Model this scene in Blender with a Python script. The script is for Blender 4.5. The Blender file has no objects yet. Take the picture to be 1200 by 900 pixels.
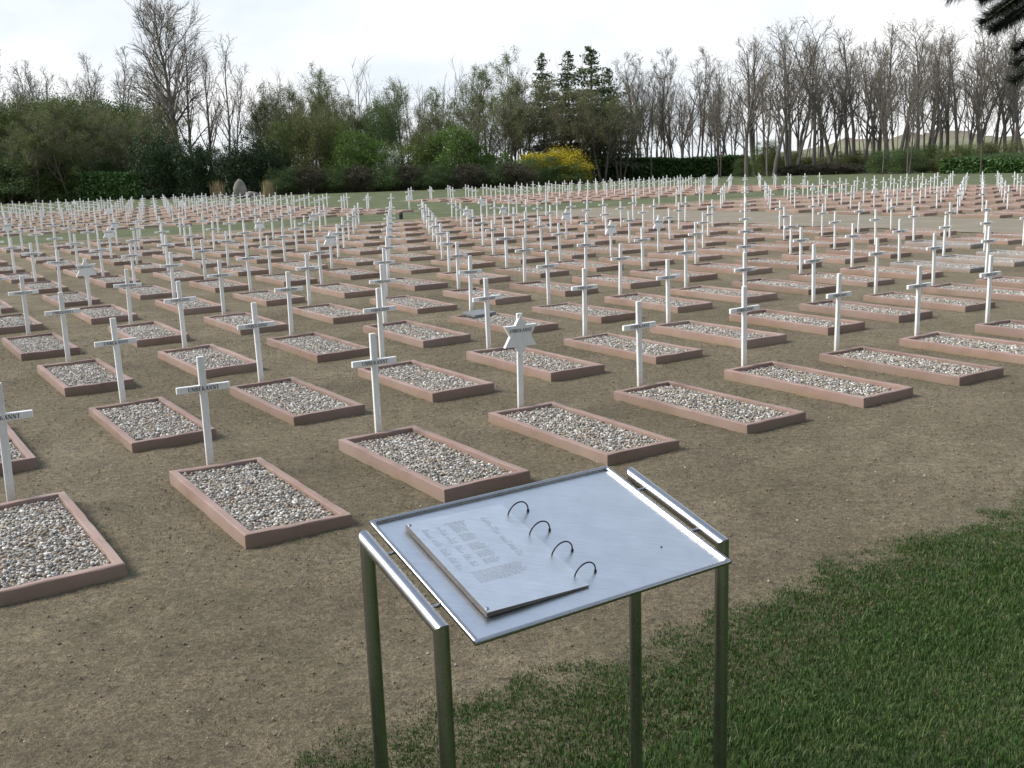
import bpy, math, random
import numpy as np
from mathutils import Vector, Matrix

# ------------------------------------------------------------------ camera, sky, sun, exposure
scene = bpy.context.scene
COL = scene.collection
CAM_H = 1.76
cam_data = bpy.data.cameras.new('camera')
cam_data.sensor_width = 36.0
cam_data.lens = 36.886
cam_data.clip_start = 0.05
cam_data.clip_end = 6000
cam = bpy.data.objects.new('camera', cam_data)
COL.objects.link(cam)
m3 = Matrix(((0.99941, 0.03425, 0.0), (-0.00704, 0.2055, -0.97863), (-0.03351, 0.97806, 0.20562)))
cam.matrix_world = Matrix.Translation((0, 0, CAM_H)) @ m3.to_4x4()
scene.camera = cam

SUN_EL = math.radians(40)
SUN_AZ = math.radians(180)          # from +X, counter-clockwise: from the left of the camera
world = bpy.data.worlds.new('World')
scene.world = world
world.use_nodes = True
wn, wl = world.node_tree.nodes, world.node_tree.links
wn.clear()
w_out = wn.new('ShaderNodeOutputWorld')
sky = wn.new('ShaderNodeTexSky')
sky.sky_type = 'NISHITA'
sky.sun_disc = False
sky.sun_elevation = SUN_EL
sky.sun_rotation = math.pi / 2 - SUN_AZ
sky.air_density = 1.5
sky.dust_density = 0.6
sky.ozone_density = 3.0
bg_sky = wn.new('ShaderNodeBackground'); bg_sky.inputs['Strength'].default_value = 0.15
wl.new(sky.outputs[0], bg_sky.inputs['Color'])
bg_cl = wn.new('ShaderNodeBackground')
bg_cl.inputs['Color'].default_value = (0.97, 0.99, 1.0, 1)
bg_cl.inputs['Strength'].default_value = 0.76
nz2 = wn.new('ShaderNodeTexNoise'); nz2.inputs['Scale'].default_value = 3.5; nz2.inputs['Detail'].default_value = 6
crp = wn.new('ShaderNodeValToRGB'); crp.color_ramp.elements[0].position = 0.38; crp.color_ramp.elements[0].color = (0.70, 0.78, 0.86, 1)
crp.color_ramp.elements[1].position = 0.60; crp.color_ramp.elements[1].color = (0.99, 1.0, 1.0, 1)
wl.new(nz2.outputs['Fac'], crp.inputs[0]); wl.new(crp.outputs[0], bg_cl.inputs['Color'])
tc = wn.new('ShaderNodeTexCoord')
sep = wn.new('ShaderNodeSeparateXYZ'); wl.new(tc.outputs['Generated'], sep.inputs[0])
mp = wn.new('ShaderNodeMapping'); mp.inputs['Scale'].default_value = (1, 1, 2.2)
wl.new(tc.outputs['Generated'], mp.inputs[0])
nz = wn.new('ShaderNodeTexNoise'); nz.inputs['Scale'].default_value = 2.6; nz.inputs['Detail'].default_value = 7; nz.inputs['Roughness'].default_value = 0.55
wl.new(mp.outputs[0], nz.inputs['Vector']); wl.new(mp.outputs[0], nz2.inputs['Vector'])
el = wn.new('ShaderNodeMapRange'); el.inputs['From Min'].default_value = 0.05; el.inputs['From Max'].default_value = 0.75
el.inputs['To Min'].default_value = 0.66; el.inputs['To Max'].default_value = -0.10
wl.new(sep.outputs['Z'], el.inputs['Value'])
add = wn.new('ShaderNodeMath'); add.operation = 'ADD'
wl.new(nz.outputs['Fac'], add.inputs[0]); wl.new(el.outputs[0], add.inputs[1])
rmp = wn.new('ShaderNodeMapRange'); rmp.interpolation_type = 'SMOOTHSTEP'
rmp.inputs['From Min'].default_value = 0.40; rmp.inputs['From Max'].default_value = 0.92
rmp.inputs['To Min'].default_value = 0.30; rmp.inputs['To Max'].default_value = 1.0
wl.new(add.outputs[0], rmp.inputs['Value'])
mixs = wn.new('ShaderNodeMixShader')
wl.new(rmp.outputs[0], mixs.inputs[0]); wl.new(bg_sky.outputs[0], mixs.inputs[1]); wl.new(bg_cl.outputs[0], mixs.inputs[2])
wl.new(mixs.outputs[0], w_out.inputs['Surface'])

sun_d = bpy.data.lights.new('sun', 'SUN')
sun_d.energy = 2.9
sun_d.angle = math.radians(24)
sun_d.color = (1.0, 0.95, 0.87)
sun = bpy.data.objects.new('sun', sun_d)
COL.objects.link(sun)
sv = Vector((math.cos(SUN_AZ) * math.cos(SUN_EL), math.sin(SUN_AZ) * math.cos(SUN_EL), math.sin(SUN_EL)))
sun.rotation_euler = (-sv).to_track_quat('-Z', 'Y').to_euler()
sun.location = sv * 60

scene.view_settings.view_transform = 'Standard'
scene.view_settings.look = 'None'
scene.view_settings.exposure = 0.6
scene.view_settings.gamma = 1.0
scene.view_settings.use_curve_mapping = False

# ------------------------------------------------------------------ helpers
def tag(o, label=None, cat=None, group=None, kind=None):
    if label: o['label'] = label
    if cat: o['category'] = cat
    if group: o['group'] = group
    if kind: o['kind'] = kind
    return o

def link(o, parent=None):
    COL.objects.link(o)
    if parent is not None: o.parent = parent
    return o

def empty(name, loc=(0, 0, 0), rz=0.0):
    o = bpy.data.objects.new(name, None)
    o.empty_display_size = 0.1
    o.location = loc
    o.rotation_euler = (0, 0, rz)
    return link(o)

def obj(name, me, mats=None, parent=None, loc=None):
    if mats is not None:
        for m in (mats if isinstance(mats, (list, tuple)) else [mats]): me.materials.append(m)
    o = bpy.data.objects.new(name, me)
    if loc is not None: o.location = loc
    return link(o, parent)

class MB:
    """collects vertices and faces"""
    def __init__(s): s.v = []; s.f = []; s.m = []
    def add(s, vs, fs, mi=0):
        b = len(s.v); s.v += [tuple(q) for q in vs]
        s.f += [tuple(i + b for i in f) for f in fs]; s.m += [mi] * len(fs)
    def box(s, c, d, mi=0, R=None):
        x, y, z = d[0] / 2, d[1] / 2, d[2] / 2
        vs = [Vector((i * x, j * y, k * z)) for i in (-1, 1) for j in (-1, 1) for k in (-1, 1)]
        if R is not None: vs = [R @ q for q in vs]
        vs = [q + Vector(c) for q in vs]
        s.add(vs, [(0, 1, 3, 2), (4, 6, 7, 5), (0, 4, 5, 1), (2, 3, 7, 6), (0, 2, 6, 4), (1, 5, 7, 3)], mi)
    def tube(s, pts, rad, n=8, caps=True, mi=0):
        pts = [Vector(q) for q in pts]
        if not isinstance(rad, (list, tuple)): rad = [rad] * len(pts)
        rings = []; prev = None
        for i, q in enumerate(pts):
            a = pts[max(0, i - 1)]; b = pts[min(len(pts) - 1, i + 1)]
            t = (b - a).normalized()
            if prev is None:
                u = t.orthogonal().normalized()
            else:
                u = (prev - t * prev.dot(t))
                u = u.normalized() if u.length > 1e-6 else t.orthogonal().normalized()
            prev = u; w = t.cross(u)
            # widen at mitred bends
            k = 1.0
            rings.append([q + (u * math.cos(2 * math.pi * j / n) + w * math.sin(2 * math.pi * j / n)) * rad[i] * k for j in range(n)])
        vs = [q for r in rings for q in r]; fs = []
        for i in range(len(pts) - 1):
            for j in range(n):
                k = (j + 1) % n
                fs.append((i * n + j, i * n + k, (i + 1) * n + k, (i + 1) * n + j))
        if caps:
            fs.append(tuple(range(n - 1, -1, -1))); fs.append(tuple((len(pts) - 1) * n + j for j in range(n)))
        s.add(vs, fs, mi)
    def mesh(s, name, smooth=False):
        me = bpy.data.meshes.new(name)
        me.from_pydata(s.v, [], s.f)
        if any(s.m): me.polygons.foreach_set('material_index', s.m)
        if smooth: me.polygons.foreach_set('use_smooth', [True] * len(me.polygons))
        me.update()
        return me

def np_mesh(name, V, F, mat_idx=None, smooth=False):
    """V (n,3); F (m,k) faces that all have k corners"""
    V = np.asarray(V, np.float32); F = np.asarray(F, np.int32)
    me = bpy.data.meshes.new(name)
    me.vertices.add(len(V)); me.vertices.foreach_set('co', V.ravel())
    k = F.shape[1]
    me.loops.add(F.size); me.loops.foreach_set('vertex_index', F.ravel())
    me.polygons.add(len(F))
    me.polygons.foreach_set('loop_start', np.arange(0, F.size, k, dtype=np.int32))
    me.polygons.foreach_set('loop_total', np.full(len(F), k, np.int32))
    if mat_idx is not None: me.polygons.foreach_set('material_index', np.asarray(mat_idx, np.int32))
    if smooth: me.polygons.foreach_set('use_smooth', np.ones(len(F), bool))
    me.update(calc_edges=True)
    me.validate()
    return me

def vnoise(x, y, seed=0):
    """smooth value noise in -1..1, arrays"""
    x = np.asarray(x, float); y = np.asarray(y, float)
    xi = np.floor(x).astype(np.int64); yi = np.floor(y).astype(np.int64)
    fx = x - xi; fy = y - yi
    fx = fx * fx * (3 - 2 * fx); fy = fy * fy * (3 - 2 * fy)
    def h(a, b):
        n = (a * 374761393 + b * 668265263 + seed * 974634777) & 0x7fffffff
        n = ((n ^ (n >> 13)) * 1274126177) & 0x7fffffff
        return ((n ^ (n >> 16)) & 0xffff) / 32767.5 - 1.0
    return (h(xi, yi) * (1 - fx) + h(xi + 1, yi) * fx) * (1 - fy) + (h(xi, yi + 1) * (1 - fx) + h(xi + 1, yi + 1) * fx) * fy

# ------------------------------------------------------------------ materials
def new_mat(name, rough=0.8, metal=0.0):
    m = bpy.data.materials.new(name); m.use_nodes = True
    b = m.node_tree.nodes['Principled BSDF']
    b.inputs['Roughness'].default_value = rough; b.inputs['Metallic'].default_value = metal
    return m, m.node_tree.nodes, m.node_tree.links, b

def noise(N, L, vec, scale, detail=4, rough=0.6):
    n = N.new('ShaderNodeTexNoise'); n.inputs['Scale'].default_value = scale; n.inputs['Detail'].default_value = detail
    n.inputs['Roughness'].default_value = rough
    if vec is not None: L.new(vec, n.inputs['Vector'])
    return n.outputs['Fac']

def ramp(N, L, fac, stops, interp='LINEAR'):
    r = N.new('ShaderNodeValToRGB'); r.color_ramp.interpolation = interp
    e = r.color_ramp.elements
    while len(e) < len(stops): e.new(0.5)
    for i, (p, c) in enumerate(stops):
        e[i].position = p; e[i].color = (c[0], c[1], c[2], 1)
    L.new(fac, r.inputs[0]); return r.outputs[0]

def mixc(N, L, fac, a, b, mode='MIX'):
    x = N.new('ShaderNodeMix'); x.data_type = 'RGBA'; x.blend_type = mode
    if isinstance(fac, (int, float)): x.inputs[0].default_value = fac
    else: L.new(fac, x.inputs[0])
    for s, i in ((a, 6), (b, 7)):
        if isinstance(s, tuple): x.inputs[i].default_value = (*s, 1)
        else: L.new(s, x.inputs[i])
    return x.outputs[2]

def bump(N, L, b, h, strength=0.5, dist=0.01):
    n = N.new('ShaderNodeBump'); n.inputs['Strength'].default_value = strength; n.inputs['Distance'].default_value = dist
    L.new(h, n.inputs['Height']); L.new(n.outputs[0], b.inputs['Normal'])
    return n

def pos(N): return N.new('ShaderNodeNewGeometry').outputs['Position']
def objc(N): return N.new('ShaderNodeTexCoord').outputs['Object']
def island(N): return N.new('ShaderNodeNewGeometry').outputs['Random Per Island']
def orand(N): return N.new('ShaderNodeObjectInfo').outputs['Random']

def soil_mat():
    m, N, L, b = new_mat('soil', 0.95)
    p = pos(N)
    big = noise(N, L, p, 0.55, 5, 0.6)
    mid = noise(N, L, p, 4.5, 5, 0.65)
    fine = noise(N, L, p, 75, 4, 0.75)
    gr = noise(N, L, p, 240, 2, 0.6)
    c = ramp(N, L, big, [(0.3, (0.200, 0.165, 0.106)), (0.5, (0.262, 0.219, 0.148)), (0.7, (0.336, 0.286, 0.200))])
    c = mixc(N, L, 0.75, c, ramp(N, L, mid, [(0.3, (0.72, 0.70, 0.66)), (0.7, (1.22, 1.20, 1.16))]), 'MULTIPLY')
    c = mixc(N, L, 0.8, c, ramp(N, L, fine, [(0.36, (0.48, 0.46, 0.43)), (0.5, (0.98, 0.97, 0.94)), (0.63, (1.42, 1.40, 1.34))]), 'MULTIPLY')
    c = mixc(N, L, 0.6, c, ramp(N, L, gr, [(0.36, (0.5, 0.48, 0.45)), (0.64, (1.45, 1.43, 1.38))]), 'MULTIPLY')
    c = mixc(N, L, 0.7, c, ramp(N, L, noise(N, L, p, 24, 3, 0.7), [(0.36, (0.62, 0.61, 0.58)), (0.64, (1.28, 1.27, 1.24))]), 'MULTIPLY')
    # thin weeds and moss: patches of olive
    w1 = noise(N, L, p, 1.6, 4, 0.6); w2 = noise(N, L, p, 28, 3, 0.7)
    mm = N.new('ShaderNodeMath'); mm.operation = 'MULTIPLY'
    L.new(ramp(N, L, w1, [(0.42, (0, 0, 0)), (0.68, (1, 1, 1))]), mm.inputs[0]); L.new(ramp(N, L, w2, [(0.40, (0, 0, 0)), (0.62, (1, 1, 1))]), mm.inputs[1])
    m2 = N.new('ShaderNodeMath'); m2.operation = 'MULTIPLY'; m2.inputs[1].default_value = 0.42; L.new(mm.outputs[0], m2.inputs[0])
    c = mixc(N, L, m2.outputs[0], c, (0.135, 0.138, 0.050))
    # stray reddish crumbs
    rr = noise(N, L, p, 55, 1, 0.4)
    c = mixc(N, L, ramp(N, L, rr, [(0.70, (0, 0, 0)), (0.76, (0.5, 0.5, 0.5))]), c, (0.22, 0.12, 0.075))
    L.new(c, b.inputs['Base Color'])
    s = N.new('ShaderNodeMath'); s.operation = 'ADD'; L.new(fine, s.inputs[0])
    s2 = N.new('ShaderNodeMath'); s2.operation = 'MULTIPLY'; s2.inputs[1].default_value = 0.45; L.new(gr, s2.inputs[0]); L.new(s2.outputs[0], s.inputs[1])
    bump(N, L, b, s.outputs[0], 1.0, 0.035)
    return m

def path_mat():
    m, N, L, b = new_mat('trodden_path', 0.95)
    p = pos(N)
    c = ramp(N, L, noise(N, L, p, 1.2, 6, 0.65), [(0.3, (0.175, 0.145, 0.100)), (0.7, (0.255, 0.216, 0.158))])
    c = mixc(N, L, 0.6, c, ramp(N, L, noise(N, L, p, 60, 3, 0.7), [(0.3, (0.6, 0.6, 0.58)), (0.7, (1.3, 1.3, 1.3))]), 'MULTIPLY')
    L.new(c, b.inputs['Base Color']); bump(N, L, b, noise(N, L, p, 60, 3, 0.7), 0.5, 0.01)
    return m

def turf_mat():
    m, N, L, b = new_mat('turf', 0.9)
    p = pos(N)
    c = ramp(N, L, noise(N, L, p, 0.8, 5, 0.6), [(0.3, (0.060, 0.078, 0.024)), (0.5, (0.090, 0.108, 0.040)), (0.72, (0.150, 0.146, 0.070))])
    c = mixc(N, L, 0.7, c, ramp(N, L, noise(N, L, p, 30, 4, 0.75), [(0.3, (0.45, 0.5, 0.4)), (0.7, (1.4, 1.35, 1.3))]), 'MULTIPLY')
    L.new(c, b.inputs['Base Color']); bump(N, L, b, noise(N, L, p, 60, 3, 0.7), 0.8, 0.03)
    return m

def leaf_mat(name, stops, rough=0.6, transl=0.0):
    m, N, L, b = new_mat(name, rough)
    c = ramp(N, L, island(N), stops)
    hv = N.new('ShaderNodeHueSaturation'); L.new(c, hv.inputs['Color'])
    mr = N.new('ShaderNodeMapRange'); mr.inputs['To Min'].default_value = 0.8; mr.inputs['To Max'].default_value = 1.2
    L.new(orand(N), mr.inputs['Value']); L.new(mr.outputs[0], hv.inputs['Value'])
    L.new(hv.outputs[0], b.inputs['Base Color'])
    b.inputs['Specular IOR Level'].default_value = 0.25
    if transl:
        t = N.new('ShaderNodeBsdfTranslucent'); L.new(hv.outputs[0], t.inputs['Color'])
        x = N.new('ShaderNodeMixShader'); x.inputs[0].default_value = transl
        L.new(b.outputs[0], x.inputs[1]); L.new(t.outputs[0], x.inputs[2])
        L.new(x.outputs[0], N['Material Output'].inputs['Surface'])
    return m

def border_mat(name, a, c2):
    m, N, L, b = new_mat(name, 0.85)
    p = pos(N)
    c = ramp(N, L, noise(N, L, p, 3, 5, 0.65), [(0.3, a), (0.7, c2)])
    c = mixc(N, L, 0.55, c, ramp(N, L, noise(N, L, p, 160, 3, 0.7), [(0.3, (0.68, 0.68, 0.68)), (0.7, (1.28, 1.26, 1.24))]), 'MULTIPLY')
    # splashed soil creeping up the foot of the kerb
    sp = N.new('ShaderNodeSeparateXYZ'); L.new(p, sp.inputs[0])
    nn = noise(N, L, p, 9, 4, 0.7)
    q = N.new('ShaderNodeMath'); q.operation = 'MULTIPLY_ADD'; q.inputs[1].default_value = -0.06; L.new(nn, q.inputs[0]); L.new(sp.outputs['Z'], q.inputs[2])
    st = N.new('ShaderNodeMapRange'); st.inputs['From Min'].default_value = -0.025; st.inputs['From Max'].default_value = 0.042
    st.inputs['To Min'].default_value = 0.9; st.inputs['To Max'].default_value = 0.0
    L.new(q.outputs[0], st.inputs['Value'])
    c = mixc(N, L, st.outputs[0], c, (0.23, 0.165, 0.10))
    c = mixc(N, L, ramp(N, L, noise(N, L, p, 7, 6, 0.75), [(0.54, (0, 0, 0)), (0.68, (0.6, 0.6, 0.6))]), c, (0.175, 0.145, 0.105))
    c = mixc(N, L, ramp(N, L, noise(N, L, p, 1.3, 3, 0.6), [(0.40, (0, 0, 0)), (0.66, (0.45, 0.45, 0.45))]), c, (0.345, 0.270, 0.235))
    hv = N.new('ShaderNodeHueSaturation'); L.new(c, hv.inputs['Color'])
    mr = N.new('ShaderNodeMapRange'); mr.inputs['To Min'].default_value = 0.86; mr.inputs['To Max'].default_value = 1.14
    L.new(orand(N), mr.inputs['Value']); L.new(mr.outputs[0], hv.inputs['Value'])
    L.new(hv.outputs[0], b.inputs['Base Color'])
    bump(N, L, b, noise(N, L, p, 180, 3, 0.7), 0.4, 0.004)
    return m

PEB = [(0.0, (0.10, 0.097, 0.093)), (0.13, (0.20, 0.192, 0.182)), (0.30, (0.31, 0.29, 0.26)), (0.50, (0.40, 0.36, 0.30)), (0.62, (0.40, 0.33, 0.24)), (0.74, (0.30, 0.215, 0.14)), (0.84, (0.56, 0.53, 0.48)), (1.0, (0.76, 0.74, 0.70))]
def pebble_mat():
    m, N, L, b = new_mat('pebble', 0.7)
    c = ramp(N, L, island(N), PEB)
    c = mixc(N, L, 0.5, c, ramp(N, L, noise(N, L, pos(N), 220, 2, 0.6), [(0.3, (0.7, 0.7, 0.7)), (0.7, (1.25, 1.25, 1.25))]), 'MULTIPLY')
    L.new(c, b.inputs['Base Color']); return m
def far_gravel_mat():
    m, N, L, b = new_mat('far_gravel', 0.8)
    v = N.new('ShaderNodeTexVoronoi'); v.inputs['Scale'].default_value = 34; L.new(pos(N), v.inputs['Vector'])
    s = N.new('ShaderNodeSeparateColor'); L.new(v.outputs['Color'], s.inputs[0])
    L.new(ramp(N, L, s.outputs[0], PEB), b.inputs['Base Color'])
    bump(N, L, b, v.outputs['Distance'], 0.8, 0.02); return m

def paint_mat():
    m, N, L, b = new_mat('white_paint', 0.55)
    p = pos(N)
    c = ramp(N, L, noise(N, L, p, 6, 5, 0.65), [(0.3, (0.82, 0.82, 0.79)), (0.7, (0.90, 0.90, 0.89))])
    mp = N.new('ShaderNodeMapping'); mp.inputs['Scale'].default_value = (70, 70, 6); L.new(p, mp.inputs[0])
    g = noise(N, L, mp.outputs[0], 1.0, 4, 0.6)
    c = mixc(N, L, 0.5, c, ramp(N, L, g, [(0.32, (0.80, 0.81, 0.77)), (0.6, (1.03, 1.03, 1.03))]), 'MULTIPLY')
    sp = N.new('ShaderNodeSeparateXYZ'); L.new(p, sp.inputs[0])
    q = N.new('ShaderNodeMath'); q.operation = 'MULTIPLY_ADD'; q.inputs[1].default_value = -0.20; L.new(noise(N, L, p, 30, 4, 0.7), q.inputs[0]); L.new(sp.outputs['Z'], q.inputs[2])
    st = N.new('ShaderNodeMapRange'); st.inputs['From Min'].default_value = -0.08; st.inputs['From Max'].default_value = 0.10
    st.inputs['To Min'].default_value = 0.6; st.inputs['To Max'].default_value = 0.0
    L.new(q.outputs[0], st.inputs['Value']); c = mixc(N, L, st.outputs[0], c, (0.42, 0.37, 0.28))
    c = mixc(N, L, ramp(N, L, noise(N, L, p, 14, 5, 0.7), [(0.60, (0, 0, 0)), (0.74, (0.5, 0.5, 0.5))]), c, (0.52, 0.53, 0.46))
    hv = N.new('ShaderNodeHueSaturation'); L.new(c, hv.inputs['Color'])
    mr = N.new('ShaderNodeMapRange'); mr.inputs['To Min'].default_value = 0.90; mr.inputs['To Max'].default_value = 1.05
    L.new(orand(N), mr.inputs['Value']); L.new(mr.outputs[0], hv.inputs['Value'])
    L.new(hv.outputs[0], b.inputs['Base Color'])
    bump(N, L, b, g, 0.25, 0.002)
    return m

def flat_mat(name, col, rough=0.7, metal=0.0):
    m, N, L, b = new_mat(name, rough, metal)
    c = ramp(N, L, noise(N, L, pos(N), 40, 3), [(0.3, tuple(x * 0.85 for x in col)), (0.7, tuple(min(1, x * 1.12) for x in col))])
    L.new(c, b.inputs['Base Color']); return m

def steel_mat(name, col, rough, aniso_scale, streak=0.35):
    m, N, L, b = new_mat(name, rough, 1.0)
    o = objc(N)
    mp = N.new('ShaderNodeMapping'); mp.inputs['Scale'].default_value = aniso_scale; L.new(o, mp.inputs[0])
    g = noise(N, L, mp.outputs[0], 1.0, 4, 0.6)
    c = mixc(N, L, streak, (col[0], col[1], col[2]), ramp(N, L, g, [(0.3, tuple(x * 0.75 for x in col)), (0.7, tuple(min(1, x * 1.1) for x in col))]))
    sm = noise(N, L, o, 14, 5, 0.7)
    c = mixc(N, L, 0.35, c, ramp(N, L, sm, [(0.35, (0.82, 0.81, 0.79)), (0.65, (1.05, 1.05, 1.05))]), 'MULTIPLY')
    L.new(c, b.inputs['Base Color'])
    r = N.new('ShaderNodeMapRange'); r.inputs['To Min'].default_value = rough * 0.75; r.inputs['To Max'].default_value = rough * 1.35
    L.new(sm, r.inputs['Value']); L.new(r.outputs[0], b.inputs['Roughness'])
    return m

def bark_mat(name, a, c2):
    m, N, L, b = new_mat(name, 0.9)
    p = pos(N)
    mp = N.new('ShaderNodeMapping'); mp.inputs['Scale'].default_value = (6, 6, 1.2); L.new(p, mp.inputs[0])
    g = noise(N, L, mp.outputs[0], 1.5, 5, 0.7)
    c = ramp(N, L, g, [(0.3, a), (0.7, c2)])
    L.new(c, b.inputs['Base Color']); bump(N, L, b, g, 0.5, 0.05); return m

M = {}
M['soil'] = soil_mat(); M['path'] = path_mat(); M['turf'] = turf_mat()
M['pink'] = border_mat('pink_concrete', (0.245, 0.156, 0.130), (0.335, 0.226, 0.194))
M['grey'] = border_mat('grey_concrete', (0.27, 0.26, 0.26), (0.36, 0.35, 0.35))
M['pebble'] = pebble_mat(); M['far_gravel'] = far_gravel_mat()
M['paint'] = paint_mat(); M['ink'] = flat_mat('black_lettering', (0.012, 0.012, 0.014), 0.6)
M['plate'] = steel_mat('brushed_sheet_steel', (0.70, 0.71, 0.72), 0.34, (12, 260, 12))
M['page'] = steel_mat('satin_aluminium', (0.76, 0.77, 0.78), 0.38, (8, 200, 8))
M['tube'] = steel_mat('ground_steel_tube', (0.40, 0.40, 0.41), 0.26, (90, 90, 2), 0.3)
M['page_edge'] = flat_mat('reflection_toned_page_edge', (0.20, 0.175, 0.155), 0.6)  # brownish reflection on the sheet edges is put into this dull colour
M['ring'] = flat_mat('dark_ring_steel', (0.03, 0.03, 0.032), 0.35, 0.6)
M['etch'] = flat_mat('etched_print', (0.30, 0.32, 0.35), 0.6)
M['slate'] = flat_mat('grey_slate', (0.19, 0.195, 0.20), 0.6)
M['black'] = flat_mat('black_metal', (0.012, 0.012, 0.012), 0.5)
M['boulder'] = border_mat('boulder_stone', (0.13, 0.12, 0.105), (0.23, 0.21, 0.185))
M['bark'] = bark_mat('grey_bark', (0.080, 0.071, 0.061), (0.160, 0.144, 0.126))
M['bark_dark'] = bark_mat('dark_bark', (0.055, 0.046, 0.037), (0.120, 0.100, 0.080))
M['bark_pale'] = bark_mat('pale_bark', (0.12, 0.11, 0.095), (0.22, 0.20, 0.175))
M['twig'] = bark_mat('twig_bark', (0.130, 0.110, 0.090), (0.230, 0.200, 0.168))
M['bud'] = leaf_mat('opening_buds', [(0, (0.10, 0.085, 0.045)), (0.6, (0.13, 0.125, 0.05)), (1, (0.17, 0.17, 0.06))])
M['spring'] = leaf_mat('spring_leaf', [(0, (0.075, 0.100, 0.028)), (0.5, (0.115, 0.150, 0.040)), (1, (0.17, 0.205, 0.055))], 0.6, 0.25)
M['bright'] = leaf_mat('bright_leaf', [(0, (0.060, 0.108, 0.022)), (0.5, (0.092, 0.160, 0.032)), (1, (0.145, 0.220, 0.050))], 0.6, 0.25)
M['olive'] = leaf_mat('olive_leaf', [(0, (0.082, 0.088, 0.034)), (0.5, (0.135, 0.150, 0.052)), (1, (0.195, 0.212, 0.072))], 0.65, 0.2)
M['deep'] = leaf_mat('deep_green_leaf', [(0, (0.044, 0.074, 0.024)), (0.5, (0.072, 0.118, 0.038)), (1, (0.112, 0.170, 0.054))], 0.55, 0.15)
M['yew'] = leaf_mat('yew_leaf', [(0, (0.018, 0.034, 0.014)), (0.5, (0.031, 0.056, 0.021)), (1, (0.054, 0.088, 0.030))], 0.55)
M['spruce'] = leaf_mat('spruce_needles', [(0, (0.040, 0.060, 0.028)), (0.5, (0.072, 0.100, 0.046)), (1, (0.125, 0.155, 0.066))], 0.6)
M['hedge'] = leaf_mat('hedge_leaf', [(0, (0.028, 0.060, 0.016)), (0.5, (0.045, 0.092, 0.024)), (1, (0.075, 0.135, 0.035))], 0.5, 0.1)
M['yellow'] = leaf_mat('yellow_blossom', [(0, (0.30, 0.24, 0.015)), (0.5, (0.50, 0.40, 0.025)), (1, (0.66, 0.56, 0.06))], 0.6, 0.25)
M['blossom'] = leaf_mat('white_blossom', [(0, (0.30, 0.32, 0.22)), (1, (0.62, 0.62, 0.55))], 0.6, 0.2)
M['purple'] = leaf_mat('purple_brown_leaf', [(0, (0.036, 0.032, 0.022)), (0.5, (0.058, 0.050, 0.032)), (1, (0.085, 0.074, 0.046))], 0.6)
M['straw'] = leaf_mat('dry_grass', [(0, (0.22, 0.17, 0.09)), (1, (0.42, 0.34, 0.19))], 0.7)
M['blade'] = leaf_mat('grass_blade', [(0, (0.030, 0.074, 0.015)), (0.45, (0.048, 0.108, 0.023)), (0.85, (0.074, 0.140, 0.034)), (0.93, (0.12, 0.15, 0.05)), (1, (0.24, 0.21, 0.11))], 0.55, 0.25)
_m = M['blade']; _N, _L = _m.node_tree.nodes, _m.node_tree.links
_hv = next(n for n in _N if n.type == 'HUE_SAT'); _src = _hv.inputs['Color'].links[0].from_socket
_c = mixc(_N, _L, ramp(_N, _L, noise(_N, _L, pos(_N), 3.2, 4, 0.65), [(0.42, (0, 0, 0)), (0.70, (0.45, 0.45, 0.45))]), _src, (0.090, 0.125, 0.036))
_c = mixc(_N, _L, ramp(_N, _L, noise(_N, _L, pos(_N), 11, 4, 0.65), [(0.52, (0, 0, 0)), (0.72, (0.55, 0.55, 0.55))]), _c, (0.040, 0.072, 0.020)); _L.new(_c, _hv.inputs['Color'])
M['weed'] = leaf_mat('weed_blade', [(0, (0.11, 0.125, 0.045)), (0.6, (0.17, 0.17, 0.07)), (1, (0.26, 0.23, 0.13))], 0.7, 0.2)
M['needle'] = leaf_mat('pine_needle', [(0, (0.012, 0.020, 0.012)), (0.6, (0.022, 0.034, 0.018)), (1, (0.040, 0.052, 0.026))], 0.5)

# ------------------------------------------------------------------ the grave grid: r counts rows away from the lawn, c counts to the right
YAW = 2.1398
AX = Vector((math.cos(YAW), math.sin(YAW), 0))            # from a grave's foot to its head
BX = Vector((math.sin(YAW), -math.cos(YAW), 0))           # along a row
ORG = Vector((-2.3637, 4.8550, 0)); SA, SB = 2.1934, 1.10616
GL, GW, GH = 1.3557, 0.55, 0.078
ROTZ = YAW - math.pi / 2                                   # local +Y points to the head, local +X along the row
def cell(r, c, z=0.0):
    q = ORG + AX * (r * SA) + BX * (c * SB); return Vector((q.x, q.y, z))
def cell_np(r, c):
    return ORG.x + AX.x * r * SA + BX.x * c * SB, ORG.y + AX.y * r * SA + BX.y * c * SB
MI = m3.inverted()
def project(P):
    d = MI @ (Vector(P) - Vector((0, 0, CAM_H)))
    if d.z > -0.3: return None
    f = 1229.53
    return 600 + f * d.x / -d.z, 450 - f * d.y / -d.z
def at(px, Y): return (px - 600) / 1256.0 * Y               # x of a thing seen at column px when it stands Y metres away
def hgt(px, py, Y): return CAM_H + (191.7 - (px - 600) * 0.0343 - py) * Y / 1256.0

# ------------------------------------------------------------------ ground
def ground_axis(n):
    t = np.linspace(-1, 1, n); return np.sign(t) * (np.abs(t) ** 3) * 2500
gx = ground_axis(61); gy = ground_axis(61) + 40
GX, GY = np.meshgrid(gx, gy)
V = np.stack([GX, GY, np.zeros_like(GX)], -1).reshape(-1, 3)
I = np.arange(61 * 61).reshape(61, 61)
F = np.stack([I[:-1, :-1], I[:-1, 1:], I[1:, 1:], I[1:, :-1]], -1).reshape(-1, 4)
tag(obj('ground', np_mesh('ground', V, F), M['turf']), 'short green turf spreading around and behind the grave field', kind='structure')

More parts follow.
